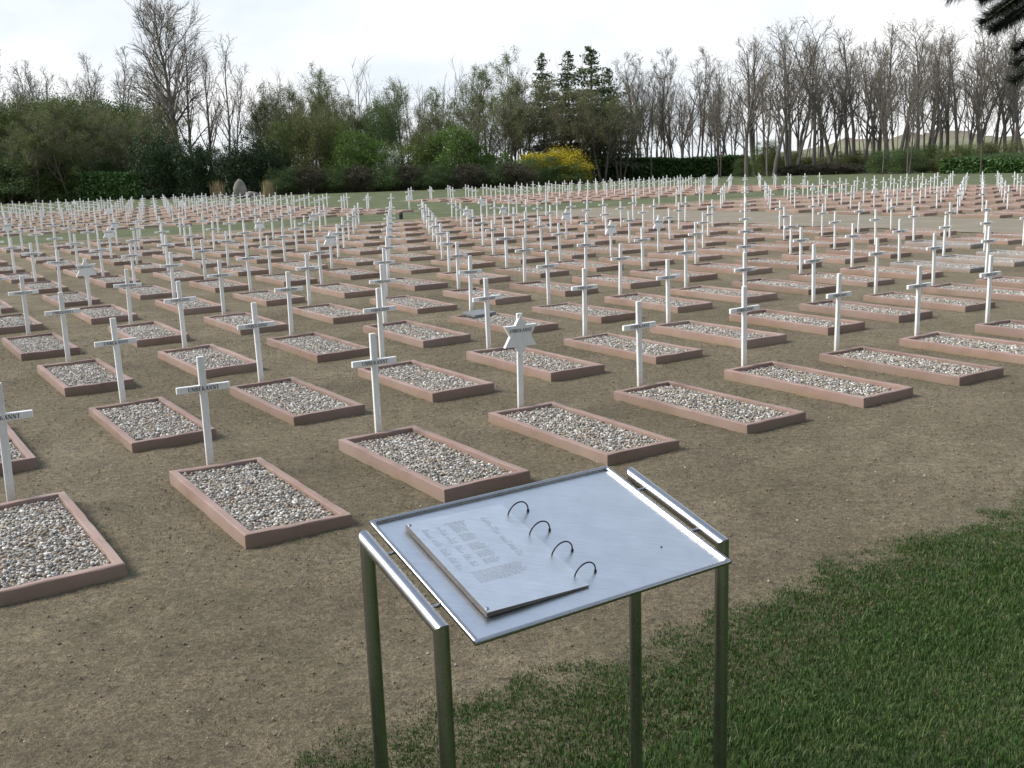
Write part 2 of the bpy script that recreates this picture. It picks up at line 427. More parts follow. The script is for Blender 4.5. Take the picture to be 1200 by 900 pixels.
def plot_sheet(name, r0, r1, c0, c1, mat, zb, fine=False, seed=0):
    """a patch of bare earth in grid coordinates with frayed edges"""
    if fine:
        rs = np.concatenate([np.arange(r0, 2.4, 0.015), np.arange(2.4, 6, 0.08), np.linspace(6, r1, 20)])
        cs = np.concatenate([np.linspace(c0, -3.2, 18), np.arange(-3.1, 8, 0.03), np.linspace(8.1, c1, 60)])
    else:
        rs = np.linspace(r0, r1, max(3, int((r1 - r0) * 8))); cs = np.linspace(c0, c1, max(3, int((c1 - c0) * 5)))
    R, C = np.meshgrid(rs, cs, indexing='ij')
    wob = lambda u, s: 0.055 * vnoise(u * 2.3, u * 0 + s, seed) + 0.035 * vnoise(u * 9, u * 0 + s, seed + 1)
    e0 = np.exp(-(R - r0) / 0.08); e1 = np.exp(-(r1 - R) / 0.08); d0 = np.exp(-(C - c0) / 0.16); d1 = np.exp(-(c1 - C) / 0.16)
    R2 = R + e0 * wob(C, 1) + e1 * wob(C, 7); C2 = C + 2 * d0 * wob(R, 3) + 2 * d1 * wob(R, 5)
    X, Y = cell_np(R2, C2)
    Z = np.full_like(X, zb)
    if fine:
        dist = np.hypot(X, Y - 3); k = np.clip(1.4 - dist / 9, 0, 1)
        Z += k * (0.0045 * vnoise(X * 6, Y * 6, 3) + 0.0035 * vnoise(X * 17, Y * 17, 4) + 0.0025 * vnoise(X * 37, Y * 37, 5)) + 0.002 * k
        Z = np.maximum(Z, 0.0015)
        Z = Z * (1 - 0.7 * e0)
    nr, nc = R.shape
    I = np.arange(nr * nc).reshape(nr, nc)
    F = np.stack([I[:-1, :-1], I[1:, :-1], I[1:, 1:], I[:-1, 1:]], -1).reshape(-1, 4)
    F = F[:, ::-1]
    me = np_mesh(name, np.stack([X, Y, Z], -1).reshape(-1, 3), F, smooth=True)
    return tag(obj(name, me, mat), kind='structure')
R_EDGE = -1.15
tag(plot_sheet('soil', R_EDGE - 0.22, 12.35, -34, 42, M['soil'], 0.004, True, 1), 'bare brown raked soil under the nearest grave rows')
tag(plot_sheet('soil', 14.55, 25.9, -34, 17.9, M['soil'], 0.006, False, 2), 'bare soil under the far left graves beyond the grass strip')
tag(plot_sheet('soil', 14.55, 20.9, 22.4, 42, M['soil'], 0.006, False, 3), 'bare soil under the far right graves near the hedge')
tag(plot_sheet('path', R_EDGE + 0.2, 12.0, 17.75, 21.5, M['path'], 0.018, False, 4), 'wide trodden earth path running between the grave blocks')

# ------------------------------------------------------------------ foreground grass and weeds
def blades(name, X, Y, h, w, mat, rng, z0=0.0, lean=0.5):
    n = len(X)
    a = rng.uniform(0, 2 * math.pi, n); l = rng.uniform(0.1, lean, n) * h; b = a + rng.normal(0, 0.6, n) + math.pi / 2
    dx, dy = np.cos(a) * l, np.sin(a) * l; wx, wy = np.cos(b) * w / 2, np.sin(b) * w / 2
    z = np.full(n, z0) if np.isscalar(z0) else z0
    P = np.empty((n, 5, 3))
    P[:, 0] = np.stack([X - wx, Y - wy, z - 0.004], -1); P[:, 1] = np.stack([X + wx, Y + wy, z - 0.004], -1)
    P[:, 2] = np.stack([X + dx * 0.35 + wx * .8, Y + dy * 0.35 + wy * .8, z + h * 0.55], -1)
    P[:, 3] = np.stack([X + dx * 0.35 - wx * .8, Y + dy * 0.35 - wy * .8, z + h * 0.55], -1)
    P[:, 4] = np.stack([X + dx, Y + dy, z + h * 0.95], -1)
    b0 = (np.arange(n) * 5)[:, None]
    T = np.concatenate([b0 + np.array([0, 1, 2]), b0 + np.array([0, 2, 3]), b0 + np.array([3, 2, 4])])
    return obj(name, np_mesh(name, P.reshape(-1, 3), T), mat)
rng = np.random.default_rng(5)
n = 640000
R = R_EDGE + 0.16 - rng.uniform(0, 1, n) ** 1.3 * 2.0
C = rng.uniform(-0.8, 5.4, n)
X, Y = cell_np(R, C)
edge = R_EDGE + 0.012 + 0.018 * vnoise(C * 1.7, C * 0 + 1, 1) + 0.016 * vnoise(C * 9, C * 0 + 1, 2) + 0.030 * vnoise(X * 9, Y * 9, 9)
keep = (R < edge + 0.035 * rng.normal(0, 1, n)) & (Y > 1.0)
dens = np.clip(0.30 + 0.45 * vnoise(X * 5, Y * 5, 12) + 0.3 * vnoise(X * 16, Y * 16, 13) + (edge - R) * 14, 0.04, 1)
keep &= rng.uniform(0, 1, n) < dens
X, Y, R, edge = X[keep], Y[keep], R[keep], edge[keep]
h = rng.uniform(0.009, 0.025, len(X)) * (1 + 0.9 * (rng.uniform(0, 1, len(X)) > 0.97)) * (1 + 0.35 * vnoise(X * 4, Y * 4, 14)) * np.clip(0.5 + (edge - R) * 1.5, 0.42, 1)
tag(blades('grass', X, Y, h, rng.uniform(0.0024, 0.0046, len(X)), M['blade'], rng, 0.006, 0.9), 'short dark green lawn grass below the reading desk', 'grass', kind='stuff')
n = 70000
R = rng.uniform(-1.05, 4.6, n); C = rng.uniform(-2.5, 10, n)
X, Y = cell_np(R, C)
cl = vnoise(X * 2.2, Y * 2.2, 21) + 0.7 * vnoise(X * 9, Y * 9, 22)
keep = (cl > 0.22 + 0.40 * (R < -0.35)) & (Y > 2)
fr, fc = R - np.round(R), C - np.round(C)
keep &= ~((np.abs(fr) < 0.312) & (np.abs(fc) < 0.252) & (R > -0.4))
X, Y = X[keep], Y[keep]
tag(blades('weeds', X, Y, rng.uniform(0.005, 0.018, len(X)), rng.uniform(0.0025, 0.005, len(X)), M['weed'], rng, 0.008, 1.0), 'thin low weeds sprouting in the bare soil between graves', 'weeds', kind='stuff')

ICO_V = np.array([(0, 0, -1), (.7236, -.5257, -.4472), (-.2764, -.8506, -.4472), (-.8944, 0, -.4472), (-.2764, .8506, -.4472), (.7236, .5257, -.4472),
                  (.2764, -.8506, .4472), (-.7236, -.5257, .4472), (-.7236, .5257, .4472), (.2764, .8506, .4472), (.8944, 0, .4472), (0, 0, 1)])
ICO_F = np.array([(0, 1, 2), (1, 0, 5), (0, 2, 3), (0, 3, 4), (0, 4, 5), (1, 5, 10), (2, 1, 6), (3, 2, 7), (4, 3, 8), (5, 4, 9), (1, 10, 6), (2, 6, 7), (3, 7, 8), (4, 8, 9), (5, 9, 10), (6, 10, 11), (7, 6, 11), (8, 7, 11), (9, 8, 11), (10, 9, 11)])
def pebbles_mesh(name, X, Y, Z, size, rng, flat=0.65):
    n = len(X)
    S = size[:, None] * np.stack([rng.uniform(.8, 1.35, n), rng.uniform(.65, 1.0, n), rng.uniform(flat * .8, flat * 1.2, n)], -1)
    V = ICO_V[None] * (1 + rng.uniform(-.16, .16, (n, 12, 1))) * S[:, None, :]
    a = rng.uniform(0, 2 * math.pi, n); t = rng.normal(0, 0.45, n)
    ct, st = np.cos(t)[:, None], np.sin(t)[:, None]
    y, z = V[..., 1] * ct - V[..., 2] * st, V[..., 1] * st + V[..., 2] * ct
    ca, sa = np.cos(a)[:, None], np.sin(a)[:, None]
    P = np.stack([V[..., 0] * ca - y * sa + X[:, None], V[..., 0] * sa + y * ca + Y[:, None], z + Z[:, None]], -1)
    Fc = (np.arange(n) * 12)[:, None, None] + ICO_F[None]
    return np_mesh(name, P.reshape(-1, 3), Fc.reshape(-1, 3), smooth=True)
n = 34000
R = rng.uniform(R_EDGE + .02, 3.5, n); C = rng.uniform(-2.5, 8, n)
fr, fc = R - np.round(R), C - np.round(C)
keep = ~((np.abs(fr) < 0.33) & (np.abs(fc) < 0.27) & (R > -0.4))
X, Y = cell_np(R[keep], C[keep])
cm, N_, L_, b_ = new_mat('soil_crumb', 0.95)
L_.new(ramp(N_, L_, island(N_), [(0, (0.10, 0.08, 0.05)), (0.55, (0.20, 0.16, 0.11)), (0.9, (0.27, 0.22, 0.16)), (0.965, (0.34, 0.29, 0.23)), (1, (0.62, 0.60, 0.55))]), b_.inputs['Base Color'])
tag(obj('soil_crumbs', pebbles_mesh('soil_crumbs', X, Y, np.full(len(X), 0.012), np.minimum(rng.exponential(0.0019, len(X)) + 0.0017, 0.0065), rng, 0.7), cm), 'loose crumbs of earth and tiny stones on the raked soil', 'soil crumbs', kind='stuff')

# ------------------------------------------------------------------ grave beds
def border_mesh(name, jit):
    rr = random.Random(jit)
    t = 0.042; b = 0.0045; z0, z1 = -0.02, GH
    ox, oy = GW / 2, GL / 2
    prof = [(0, z0), (0, z1 - b), (b, z1), (t - b, z1), (t, z1 - b), (t, z0)]      # inset, height
    mb = MB(); vs = []
    nl, nw = 11, 5
    loop = []
    for s in range(4):
        k = nw if s % 2 == 0 else nl
        for i in range(k): loop.append((s, i / k))
    for (s, f) in loop:
        for (ins, z) in prof:
            hx, hy = ox - ins, oy - ins
            cs = [(-hx, -hy), (hx, -hy), (hx, hy), (-hx, hy)]
            a, c2 = cs[s], cs[(s + 1) % 4]
            x = a[0] + (c2[0] - a[0]) * f; y = a[1] + (c2[1] - a[1]) * f
            w = 0.0 if z < 0 else 0.0026
            vs.append((x + rr.uniform(-w, w), y + rr.uniform(-w, w), z + rr.uniform(-w, w) * 0.8))
    m = len(prof); L = len(loop); fs = []
    for i in range(L):
        j = (i + 1) % L
        for k in range(m - 1): fs.append((i * m + k, j * m + k, j * m + k + 1, i * m + k + 1))
    mb.add(vs, fs)
    return mb.mesh(name)
def gravel_mesh(name, seed):
    rg = np.random.default_rng(seed)
    hx, hy = GW / 2 - 0.052, GL / 2 - 0.052
    step = 0.0165
    xs = np.arange(-hx, hx + 1e-6, step); ys = np.arange(-hy, hy + 1e-6, step * 0.95)
    X, Y = [q.ravel() for q in np.meshgrid(xs, ys)]
    X = X + rg.normal(0, 0.006, len(X)); Y = Y + rg.normal(0, 0.006, len(Y))
    X = np.clip(X, -hx, hx); Y = np.clip(Y, -hy, hy)
    size = rg.uniform(0.0065, 0.0120, len(X)) * (1 + 0.22 * (rg.uniform(0, 1, len(X)) > 0.92))
    dome = 0.010 * (1 - (X / hx) ** 2) * (1 - (Y / hy) ** 2)
    Z = 0.046 + dome + rg.uniform(-0.006, 0.008, len(X))
    me = pebbles_mesh(name, X, Y, Z, size, rg, 0.62)
    return me
border_var = [border_mesh('border', i) for i in range(4)]
for b in border_var: b.materials.append(M['pink'])
border_grey = border_mesh('border', 9); border_grey.materials.append(M['grey'])
gravel_var = [gravel_mesh('gravel', 40 + i) for i in range(4)]
bed_mb = MB(); bed_mb.box((0, 0, 0.012), (GW - 0.088, GL - 0.088, 0.06))
for g in gravel_var: g.materials.append(M['pebble'])
base_me = bed_mb.mesh('gravel_base'); base_me.materials.append(M['far_gravel'])

# ------------------------------------------------------------------ letters for the markers
def glyph(ch):
    """list of quads in a cell of height 1; returns quads, advance"""
    q = []
    def bar(x0, y0, x1, y1): q.append([(x0, y0), (x1, y0), (x1, y1), (x0, y1)])
    def dia(xa, ya, xb, yb, w): q.append([(xa, ya), (xa + w, ya), (xb + w, yb), (xb, yb)])
    def serif(x, y, w=0.30): bar(x - w / 2, y, x + w / 2, y + 0.06)
    if ch == 'U':
        bar(.10, .25, .28, 1); bar(.66, .25, .74, 1); serif(.19, .94, .36); serif(.70, .94, .28)
        pts = [(.10, .25), (.16, .08), (.30, 0), (.50, 0), (.66, .08), (.74, .25)]
        inn = [(.28, .25), (.30, .15), (.36, .09), (.50, .08), (.60, .14), (.66, .25)]
        for i in range(5): q.append([pts[i], pts[i + 1], inn[i + 1], inn[i]])
        return q, .86
    if ch == 'N':
        bar(.12, 0, .20, 1); bar(.68, 0, .76, 1); dia(.58, 0, .10, 1, .20); serif(.16, 0, .28); serif(.14, .94, .26); serif(.72, .94, .28); return q, .90
    if ch == 'B':
        bar(.10, 0, .28, 1); bar(.04, 0, .12, .06); bar(.04, .94, .12, 1)
        for (y0, y1, xr) in ((.50, 1.0, .62), (0.0, .52, .68)):
            ym = (y0 + y1) / 2; h = (y1 - y0) / 2
            o = [(.28, y1), (xr - .16, y1), (xr - .02, ym + h * .6), (xr, ym), (xr - .02, ym - h * .6), (xr - .16, y0), (.28, y0)]
            n = [(.28, y1 - .07), (xr - .22, y1 - .07), (xr - .18, ym + h * .45), (xr - .17, ym), (xr - .18, ym - h * .45), (xr - .22, y0 + .07), (.28, y0 + .07)]
            for i in range(6): q.append([o[i], n[i], n[i + 1], o[i + 1]])
        return q, .78
    if ch == 'E':
        bar(.10, 0, .28, 1); bar(.04, .93, .64, 1); bar(.04, 0, .66, .07); bar(.28, .47, .50, .54); bar(.58, .76, .64, .93); bar(.60, .07, .66, .26); bar(.46, .40, .51, .61); return q, .76
    if ch == 'K':
        bar(.10, 0, .28, 1); serif(.19, 0, .34); serif(.19, .94, .34); dia(.28, .40, .62, 1, .08); dia(.60, 0, .34, .55, .20); serif(.70, .94, .28); serif(.72, 0, .30); return q, .90
    if ch == 'A':
        dia(.10, 0, .40, 1, .07); dia(.58, 0, .36, 1, .19); bar(.20, .30, .64, .37); serif(.13, 0, .26); serif(.68, 0, .32); return q, .86
    if ch == 'T':
        bar(.28, 0, .46, 1); bar(.04, .93, .70, 1); bar(.04, .74, .09, .93); bar(.65, .74, .70, .93); serif(.37, 0, .36); return q, .76
    return q, .5
def text_mesh(name, s, width, height, n0=0.0):
    """letters standing in the local XZ plane, centred, facing -Y"""
    qs = []; x = 0
    for ch in s:
        g, adv = glyph(ch)
        qs += [[(px + x, py) for (px, py) in f] for f in g]; x += adv
    mb = MB(); sx = width / x
    for i, f in enumerate(qs):
        d = -0.00002 * (i % 9)
        vs = [((px * sx - width / 2), d + n0, (py - 0.5) * height) for (px, py) in f]
        mb.add(vs, [(0, 1, 2, 3)])
    return mb.mesh(name)
insc = text_mesh('inscription', 'UNBEKANNT', 0.182, 0.024); insc.materials.append(M['ink'])

# ------------------------------------------------------------------ grave markers: local -Y faces the foot of the grave
def bevel_box(name, c, d, b=0.0025):
    import bmesh
    bm = bmesh.new()
    bmesh.ops.create_cube(bm, size=1.0)
    for v in bm.verts: v.co = Vector((v.co.x * d[0] + c[0], v.co.y * d[1] + c[1], v.co.z * d[2] + c[2]))
    bmesh.ops.bevel(bm, geom=list(bm.edges), offset=b, segments=1, affect='EDGES')
    me = bpy.data.meshes.new(name); bm.to_mesh(me); bm.free()
    return me
CT = 0.734; PW, PD = 0.042, 0.025; BARZ = 0.546
up_me = bevel_box('upright', (0, 0, (CT - 0.06) / 2), (PW, PD, CT + 0.06)); up_me.materials.append(M['paint'])
bar_me = bevel_box('crossbar', (0, -0.002, BARZ), (0.31, PD, 0.040)); bar_me.materials.append(M['paint'])
INS_CROSS = (0, -0.002 - PD / 2 - 0.0012, BARZ)
def star_mesh():
    R = 0.150; zc = CT - 0.008 - R; th = 0.026
    pts = []
    for i in range(12):
        a = math.pi / 2 + i * math.pi / 6; r = R if i % 2 == 0 else R / math.sqrt(3)
        pts.append((math.cos(a) * r, zc + math.sin(a) * r))
    mb = MB(); y0, y1 = -PD / 2 - 0.003, -PD / 2 - 0.003 + th
    b = 0.002
    vs = [(x * .985, y0, zc + (z - zc) * .985) for x, z in pts] + [(x, y0 + b, z) for x, z in pts] + [(x, y1, z) for x, z in pts]
    n = 12; fs = []
    for i in range(n):
        j = (i + 1) % n
        fs.append((i, j, n + j, n + i)[::-1]); fs.append((n + i, n + j, 2 * n + j, 2 * n + i)[::-1])
    # fan triangles: six tips and the inner hexagon, front and back
    for o, rev in ((0, False), (2 * n, True)):
        hexa = [o + i for i in range(1, 12, 2)]
        fs.append(tuple(hexa) if rev else tuple(hexa[::-1]))
        for i in range(0, 12, 2):
            t = (o + i, o + (i + 1) % 12, o + (i - 1) % 12)
            fs.append(t if rev else t[::-1])
    mb.add(vs, [f[::-1] for f in fs])
    me = mb.mesh('star_plate'); me.materials.append(M['paint']); return me, zc
star_me, STAR_Z = star_mesh()
star_up = bevel_box('upright', (0, 0.004, (CT - 0.06) / 2), (PW, PD - 0.004, CT + 0.06)); star_up.materials.append(M['paint'])
INS_STAR = (0, -PD / 2 - 0.0045, STAR_Z + 0.040)

STARS = {(0, 3), (4, 2), (5, 6), (11, 3), (8, 4), (10, 5), (8, 7), (9, 9), (8, 12), (11, 16), (8, 13), (6, 12), (4, 10), (4, 11), (23, 9), (18, 11), (7, 24), (9, 26), (16, 25), (15, 7), (20, 13)}
GREY = {(2, 12), (2, 13), (2, 14), (3, 15)}
def block(r, c):
    if 0 <= r <= 11 and c <= 17: return 'LF'
    if 15 <= r <= 25 and c <= 17: return 'LB'
    if r <= 11 and 22 <= c <= 39: return 'RF'
    if 15 <= r <= 20 and 23 <= c <= 40: return 'RB'
    return None
def in_view(r, c):
    base = cell(r, c)
    for u, v, z in ((-.5, -.5, GH), (-.5, .5, GH), (.5, .5, GH), (.5, -.5, GH)):
        q = project(base + AX * (u * GL) + BX * (v * GW) + Vector((0, 0, z)))
        if q and 0 < q[0] < 1200 and 0 < q[1] < 900: return True
    return False
def cross_in_view(r, c):
    base = cell(r, c) + AX * (GL / 2 + 0.03)
    a = project(base + Vector((0, 0, BARZ)))
    return bool(a and -12 < a[0] < 1212 and 0 < a[1] < 900)
cells = [(r, c) for r in range(0, 26) for c in range(-6, 42) if block(r, c)]
beds = [rc for rc in cells if in_view(*rc)]
marks = [rc for rc in cells if cross_in_view(*rc)]
dist = lambda rc: (cell(*rc).x ** 2 + cell(*rc).y ** 2)
beds.sort(key=dist); marks.sort(key=dist)
crosses = [k for k in marks if k not in STARS]; stars = [k for k in marks if k in STARS]
def beside(rc):                                            # the rows go on past the picture's edges
    q = project(cell(*rc)); return bool(q and -320 < q[0] < 1520 and q[1] < 520)
off_beds = [k for k in cells if k not in beds and beside(k)]; off_marks = [k for k in cells if k not in marks and k not in STARS and beside(k)]
bed_near = beds[:300]; bed_far = beds[300:] + off_beds
cross_near = crosses[:300]; cross_far = crosses[300:] + off_marks
ORD = ['first', 'second', 'third', 'fourth', 'fifth', 'sixth', 'seventh', 'eighth', 'ninth', 'tenth', 'eleventh', 'twelfth', 'thirteenth', 'fourteenth', 'fifteenth', 'sixteenth', 'seventeenth', 'eighteenth', 'nineteenth', 'twentieth', 'twenty-first', 'twenty-second', 'twenty-third', 'twenty-fourth', 'twenty-fifth', 'twenty-sixth']
def where(rc, pool, short=False):
    r, c = rc; b = block(r, c)
    row = sorted(k[1] for k in pool if k[0] == r and block(*k) == b)
    i = row.index(c)
    nth = ORD[i] + ' from left'
    if b == 'LF': return nth + (' in the front row' if r == 0 else ' in the ' + ORD[r] + ' row from the lawn')
    if b == 'LB': return nth + ' in the ' + ORD[r - 15] + ' row behind the grass strip'
    if b == 'RF': return ORD[c - 22] + ' line right of the trodden path, ' + ORD[11 - r] + ' from its back'
    return nth + ' in the ' + ORD[r - 15] + ' far right row before the hedge'

rnd = random.Random(11)
def jit(rc, k): return random.Random(rc[0] * 1000 + rc[1] * 7 + k)
for i, rc in enumerate(bed_near):
    j = jit(rc, 1)
    grey = rc in GREY
    e = empty('grave_bed', cell(*rc, 0) + AX * j.uniform(-.012, .012) + BX * j.uniform(-.012, .012), ROTZ + math.radians(j.uniform(-.7, .7)))
    lab = ('grey' if grey else 'pink') + (' kerbed pebble grave bed, ' if rc[0] < 12 else ' kerbed grave bed, ') + where(rc, beds)
    tag(e, lab, 'grave bed', 'kerbed grave beds in rows')
    bo = link(bpy.data.objects.new('border', border_grey if grey else border_var[j.randrange(4)]), e)
    bo.location.z = j.uniform(-.008, .004); e.rotation_euler.x = math.radians(j.gauss(0, .25)); e.rotation_euler.y = math.radians(j.gauss(0, .4))
    gr = link(bpy.data.objects.new('gravel', gravel_var[j.randrange(4)]), e); gr['kind'] = 'stuff'
    if j.random() < 0.5: gr.rotation_euler.z = math.pi
    bs = link(bpy.data.objects.new('gravel_base', base_me), e)
def marker_matrix(rc):
    j = jit(rc, 2)
    p = cell(*rc) + AX * (GL / 2 + PD / 2 + 0.012 + j.uniform(0, .012)) + BX * j.uniform(-.012, .012)
    p.z = j.uniform(-.02, .008)
    return p, (math.radians(j.gauss(0, .8)), math.radians(j.gauss(0, .8)), ROTZ + math.radians(j.gauss(0, 1.6)))
def put_marker(rc, name, parts, label, group, cat):
    p, rot = marker_matrix(rc)
    e = empty(name, p); e.rotation_euler = rot
    tag(e, label, cat, group)
    for nm, me, loc in parts:
        o = link(bpy.data.objects.new(nm, me), e)
        if loc: o.location = loc
    return e
for rc in cross_near:
    near = rc[0] < 7 and block(*rc) == 'LF'
    lab = ('white wooden cross lettered UNBEKANNT, ' if near and rc[0] < 4 else 'small white wooden cross, ') + where(rc, marks)
    parts = [('upright', up_me, None), ('crossbar', bar_me, None)]
    if dist(rc) < 32 ** 2: parts.append(('inscription', insc, INS_CROSS))
    put_marker(rc, 'grave_cross', parts, lab, 'white grave crosses in rows', 'cross')
for rc in stars:
    parts = [('upright', star_up, None), ('star_plate', star_me, None)]
    if dist(rc) < 32 ** 2: parts.append(('inscription', insc, INS_STAR))
    put_marker(rc, 'star_marker', parts, 'white six-pointed star, ' + where(rc, marks), 'white star grave markers', 'star marker')
# the farthest crosses and beds as one mass each
def mesh_arrays(me):
    v = np.empty(len(me.vertices) * 3, np.float32); me.vertices.foreach_get('co', v)
    return v.reshape(-1, 3), [tuple(p.vertices) for p in me.polygons]
def far_mass(name, items, parts, matf, mats):
    V = []; F = []; MIx = []; b = 0
    for rc in items:
        mw = matf(rc)
        for me, mi in parts:
            v, f = arrs[me.name_full]
            w = v @ np.array(mw.to_3x3()).T + np.array(mw.translation)
            V.append(w); F += [tuple(i + b for i in q) for q in f]; MIx += [mi] * len(f); b += len(v)
    if not V: return None
    me = bpy.data.meshes.new(name); me.from_pydata(np.concatenate(V).tolist(), [], F)
    me.polygons.foreach_set('material_index', MIx); me.update()
    return obj(name, me, mats)
simple_up = MB(); simple_up.box((0, 0, (CT - 0.04) / 2), (PW, PD, CT + 0.04)); simple_up = simple_up.mesh('su')
simple_bar = MB(); simple_bar.box((0, -0.002, BARZ), (0.31, PD, 0.040)); simple_bar = simple_bar.mesh('sb')
sg = MB(); sg.box((0, 0, 0.025), (GW - 0.088, GL - 0.088, 0.06)); sg = sg.mesh('sg')
arrs = {m_.name_full: mesh_arrays(m_) for m_ in (simple_up, simple_bar, sg, border_var[0])}
def mm_cross(rc):
    p, rot = marker_matrix(rc)
    from mathutils import Euler
    return Matrix.Translation(p) @ Euler(rot).to_matrix().to_4x4()
def mm_bed(rc): return Matrix.Translation(cell(*rc)) @ Matrix.Rotation(ROTZ, 4, 'Z')
o = far_mass('distant_crosses', cross_far, [(simple_up, 0), (simple_bar, 0)], mm_cross, [M['paint']])
if o: tag(o, 'mass of tiny white crosses in the farthest rows', 'crosses', 'farthest crosses', 'stuff')
o = far_mass('distant_grave_beds', bed_far, [(border_var[0], 0), (sg, 1)], mm_bed, [M['pink'], M['far_gravel']])
if o: tag(o, 'mass of pink kerbed beds under the farthest crosses', 'grave beds', 'farthest beds', 'stuff')
for m_ in (simple_up, simple_bar, sg): bpy.data.meshes.remove(m_)

# a taller cross carrying a white board at the end of a far row
p_sign = cell(15.55, 17.95)
e = empty('sign_cross', p_sign, ROTZ); tag(e, 'taller white cross with a white board on its post at the path end', 'cross')
obj('upright', bevel_box('upright', (0, 0, .43), (.045, .03, .94)), M['paint'], e)
obj('crossbar', bevel_box('crossbar', (0, -.002, .74), (.30, .03, .045)), M['paint'], e)
obj('board', bevel_box('board', (0, -.034, .50), (.30, .03, .22)), M['paint'], e)

# grey stone slab lying on the gravel in the third row
slab_at = cell(2, 5) + AX * (GL / 2 - 0.15) + BX * 0.0
import bmesh
bm = bmesh.new(); bmesh.ops.create_cube(bm, size=1)
for v in bm.verts: v.co = Vector((v.co.x * .34 * (1.04 if v.co.y < 0 else .96), v.co.y * .22, v.co.z * .03))
bmesh.ops.bevel(bm, geom=list(bm.edges), offset=.006, segments=2, affect='EDGES')
me = bpy.data.meshes.new('stone_slab'); bm.to_mesh(me); bm.free()
o = obj('stone_slab', me, M['slate'])
o.location = slab_at + Vector((0, 0, 0.088)); o.rotation_euler = (math.radians(6), 0, ROTZ + 0.25)
tag(o, 'dark grey stone slab lying on pebbles at a grave head', 'slab')
# black grave lantern beside the strip
lp = cell(12.6, 14.6)
e = empty('grave_lantern', lp); tag(e, 'small black grave lantern by the end of a row near the grass strip', 'lantern')
lm = MB(); lm.tube([(0, 0, 0), (0, 0, .02)], .08, 10); obj('base', lm.mesh('base'), M['black'], e)
lm = MB(); lm.tube([(0, 0, .02), (0, 0, .15), (0, 0, .19)], [.062, .068, .06], 8); obj('body', lm.mesh('body'), M['black'], e)
lm = MB(); lm.tube([(0, 0, .19), (0, 0, .205), (0, 0, .25)], [.08, .075, .02], 8); obj('lid', lm.mesh('lid'), M['black'], e)

# ------------------------------------------------------------------ steel reading desk with ring-bound metal pages
TH, PH = 0.5797, 0.2706; DW, DD = 0.7063, 0.4830
FLc = Vector((-0.0897, 1.930, 0.828))
U = Vector((math.cos(TH), math.sin(TH), 0)); Vd = Vector((-math.sin(TH) * math.cos(PH), math.cos(TH) * math.cos(PH), math.sin(PH))); Nn = U.cross(Vd)
desk_root = FLc + U * DW / 2 + Vd * DD / 2; desk_root = Vector((desk_root.x, desk_root.y, 0))
desk = empty('reading_desk', desk_root)
tag(desk, 'steel reading desk on four tube legs holding ring-bound metal pages', 'reading desk')
def DP(u, v, h=0.0): return FLc + U * u + Vd * v + Nn * h - desk_root
def desk_part(name, mb, mat, smooth=False, parent=None):
    return obj(name, mb.mesh(name, smooth), mat, parent or desk)
def slab(mb, u0, v0, u1, v1, h0, h1, fn=DP):
    vs = [fn(u, v, h) for (u, v) in ((u0, v0), (u1, v0), (u1, v1), (u0, v1)) for h in (h0, h1)]
    mb.add(vs, [(0, 2, 4, 6), (1, 7, 5, 3), (0, 1, 3, 2), (2, 3, 5, 4), (4, 5, 7, 6), (6, 7, 1, 0)])
mb = MB(); slab(mb, 0.008, 0.008, DW - 0.008, DD - 0.008, -0.006, -0.003); plate = desk_part('plate', mb, M['plate'])
# rim: a rounded bar all round, mitred at the corners
mb = MB(); rr_ = 0.0062; nseg = 10
cor = [(0, 0), (DW, 0), (DW, DD), (0, DD)]; sg_ = [(1, 1), (-1, 1), (-1, -1), (1, -1)]
rings = []
for ci, ((cu, cv), (su, sv_)) in enumerate(zip(cor, sg_)):
    for shift in (-1, 0, 1):                                # a loop just before, on and just after each mitre keeps the shading straight
        ring = []
        for k in range(nseg):
            a = 2 * math.pi * k / nseg; i_, h_ = rr_ * (1 - math.cos(a)), rr_ * math.sin(a)
            du, dv = su * i_, sv_ * i_
            prev_u = ci % 2 == 1                             # the edge arriving at this corner runs along u
            along = shift != 0 and ((shift == -1) == prev_u)
            if shift != 0:
                if along: du = su * 0.016
                else: dv = sv_ * 0.016
            ring.append(DP(cu + du, cv + dv, h_))
        rings.append(ring)
vs = [q for r in rings for q in r]; fs = []
for i in range(12):
    j = (i + 1) % 12
    for k in range(nseg):
        l = (k + 1) % nseg; fs.append((i * nseg + k, j * nseg + k, j * nseg + l, i * nseg + l))
mb.add(vs, fs); rim = desk_part('rim', mb, M['tube'], True)
S0, S1, GAP, TR = 0.0739, 0.4131, 0.0374, 0.0168
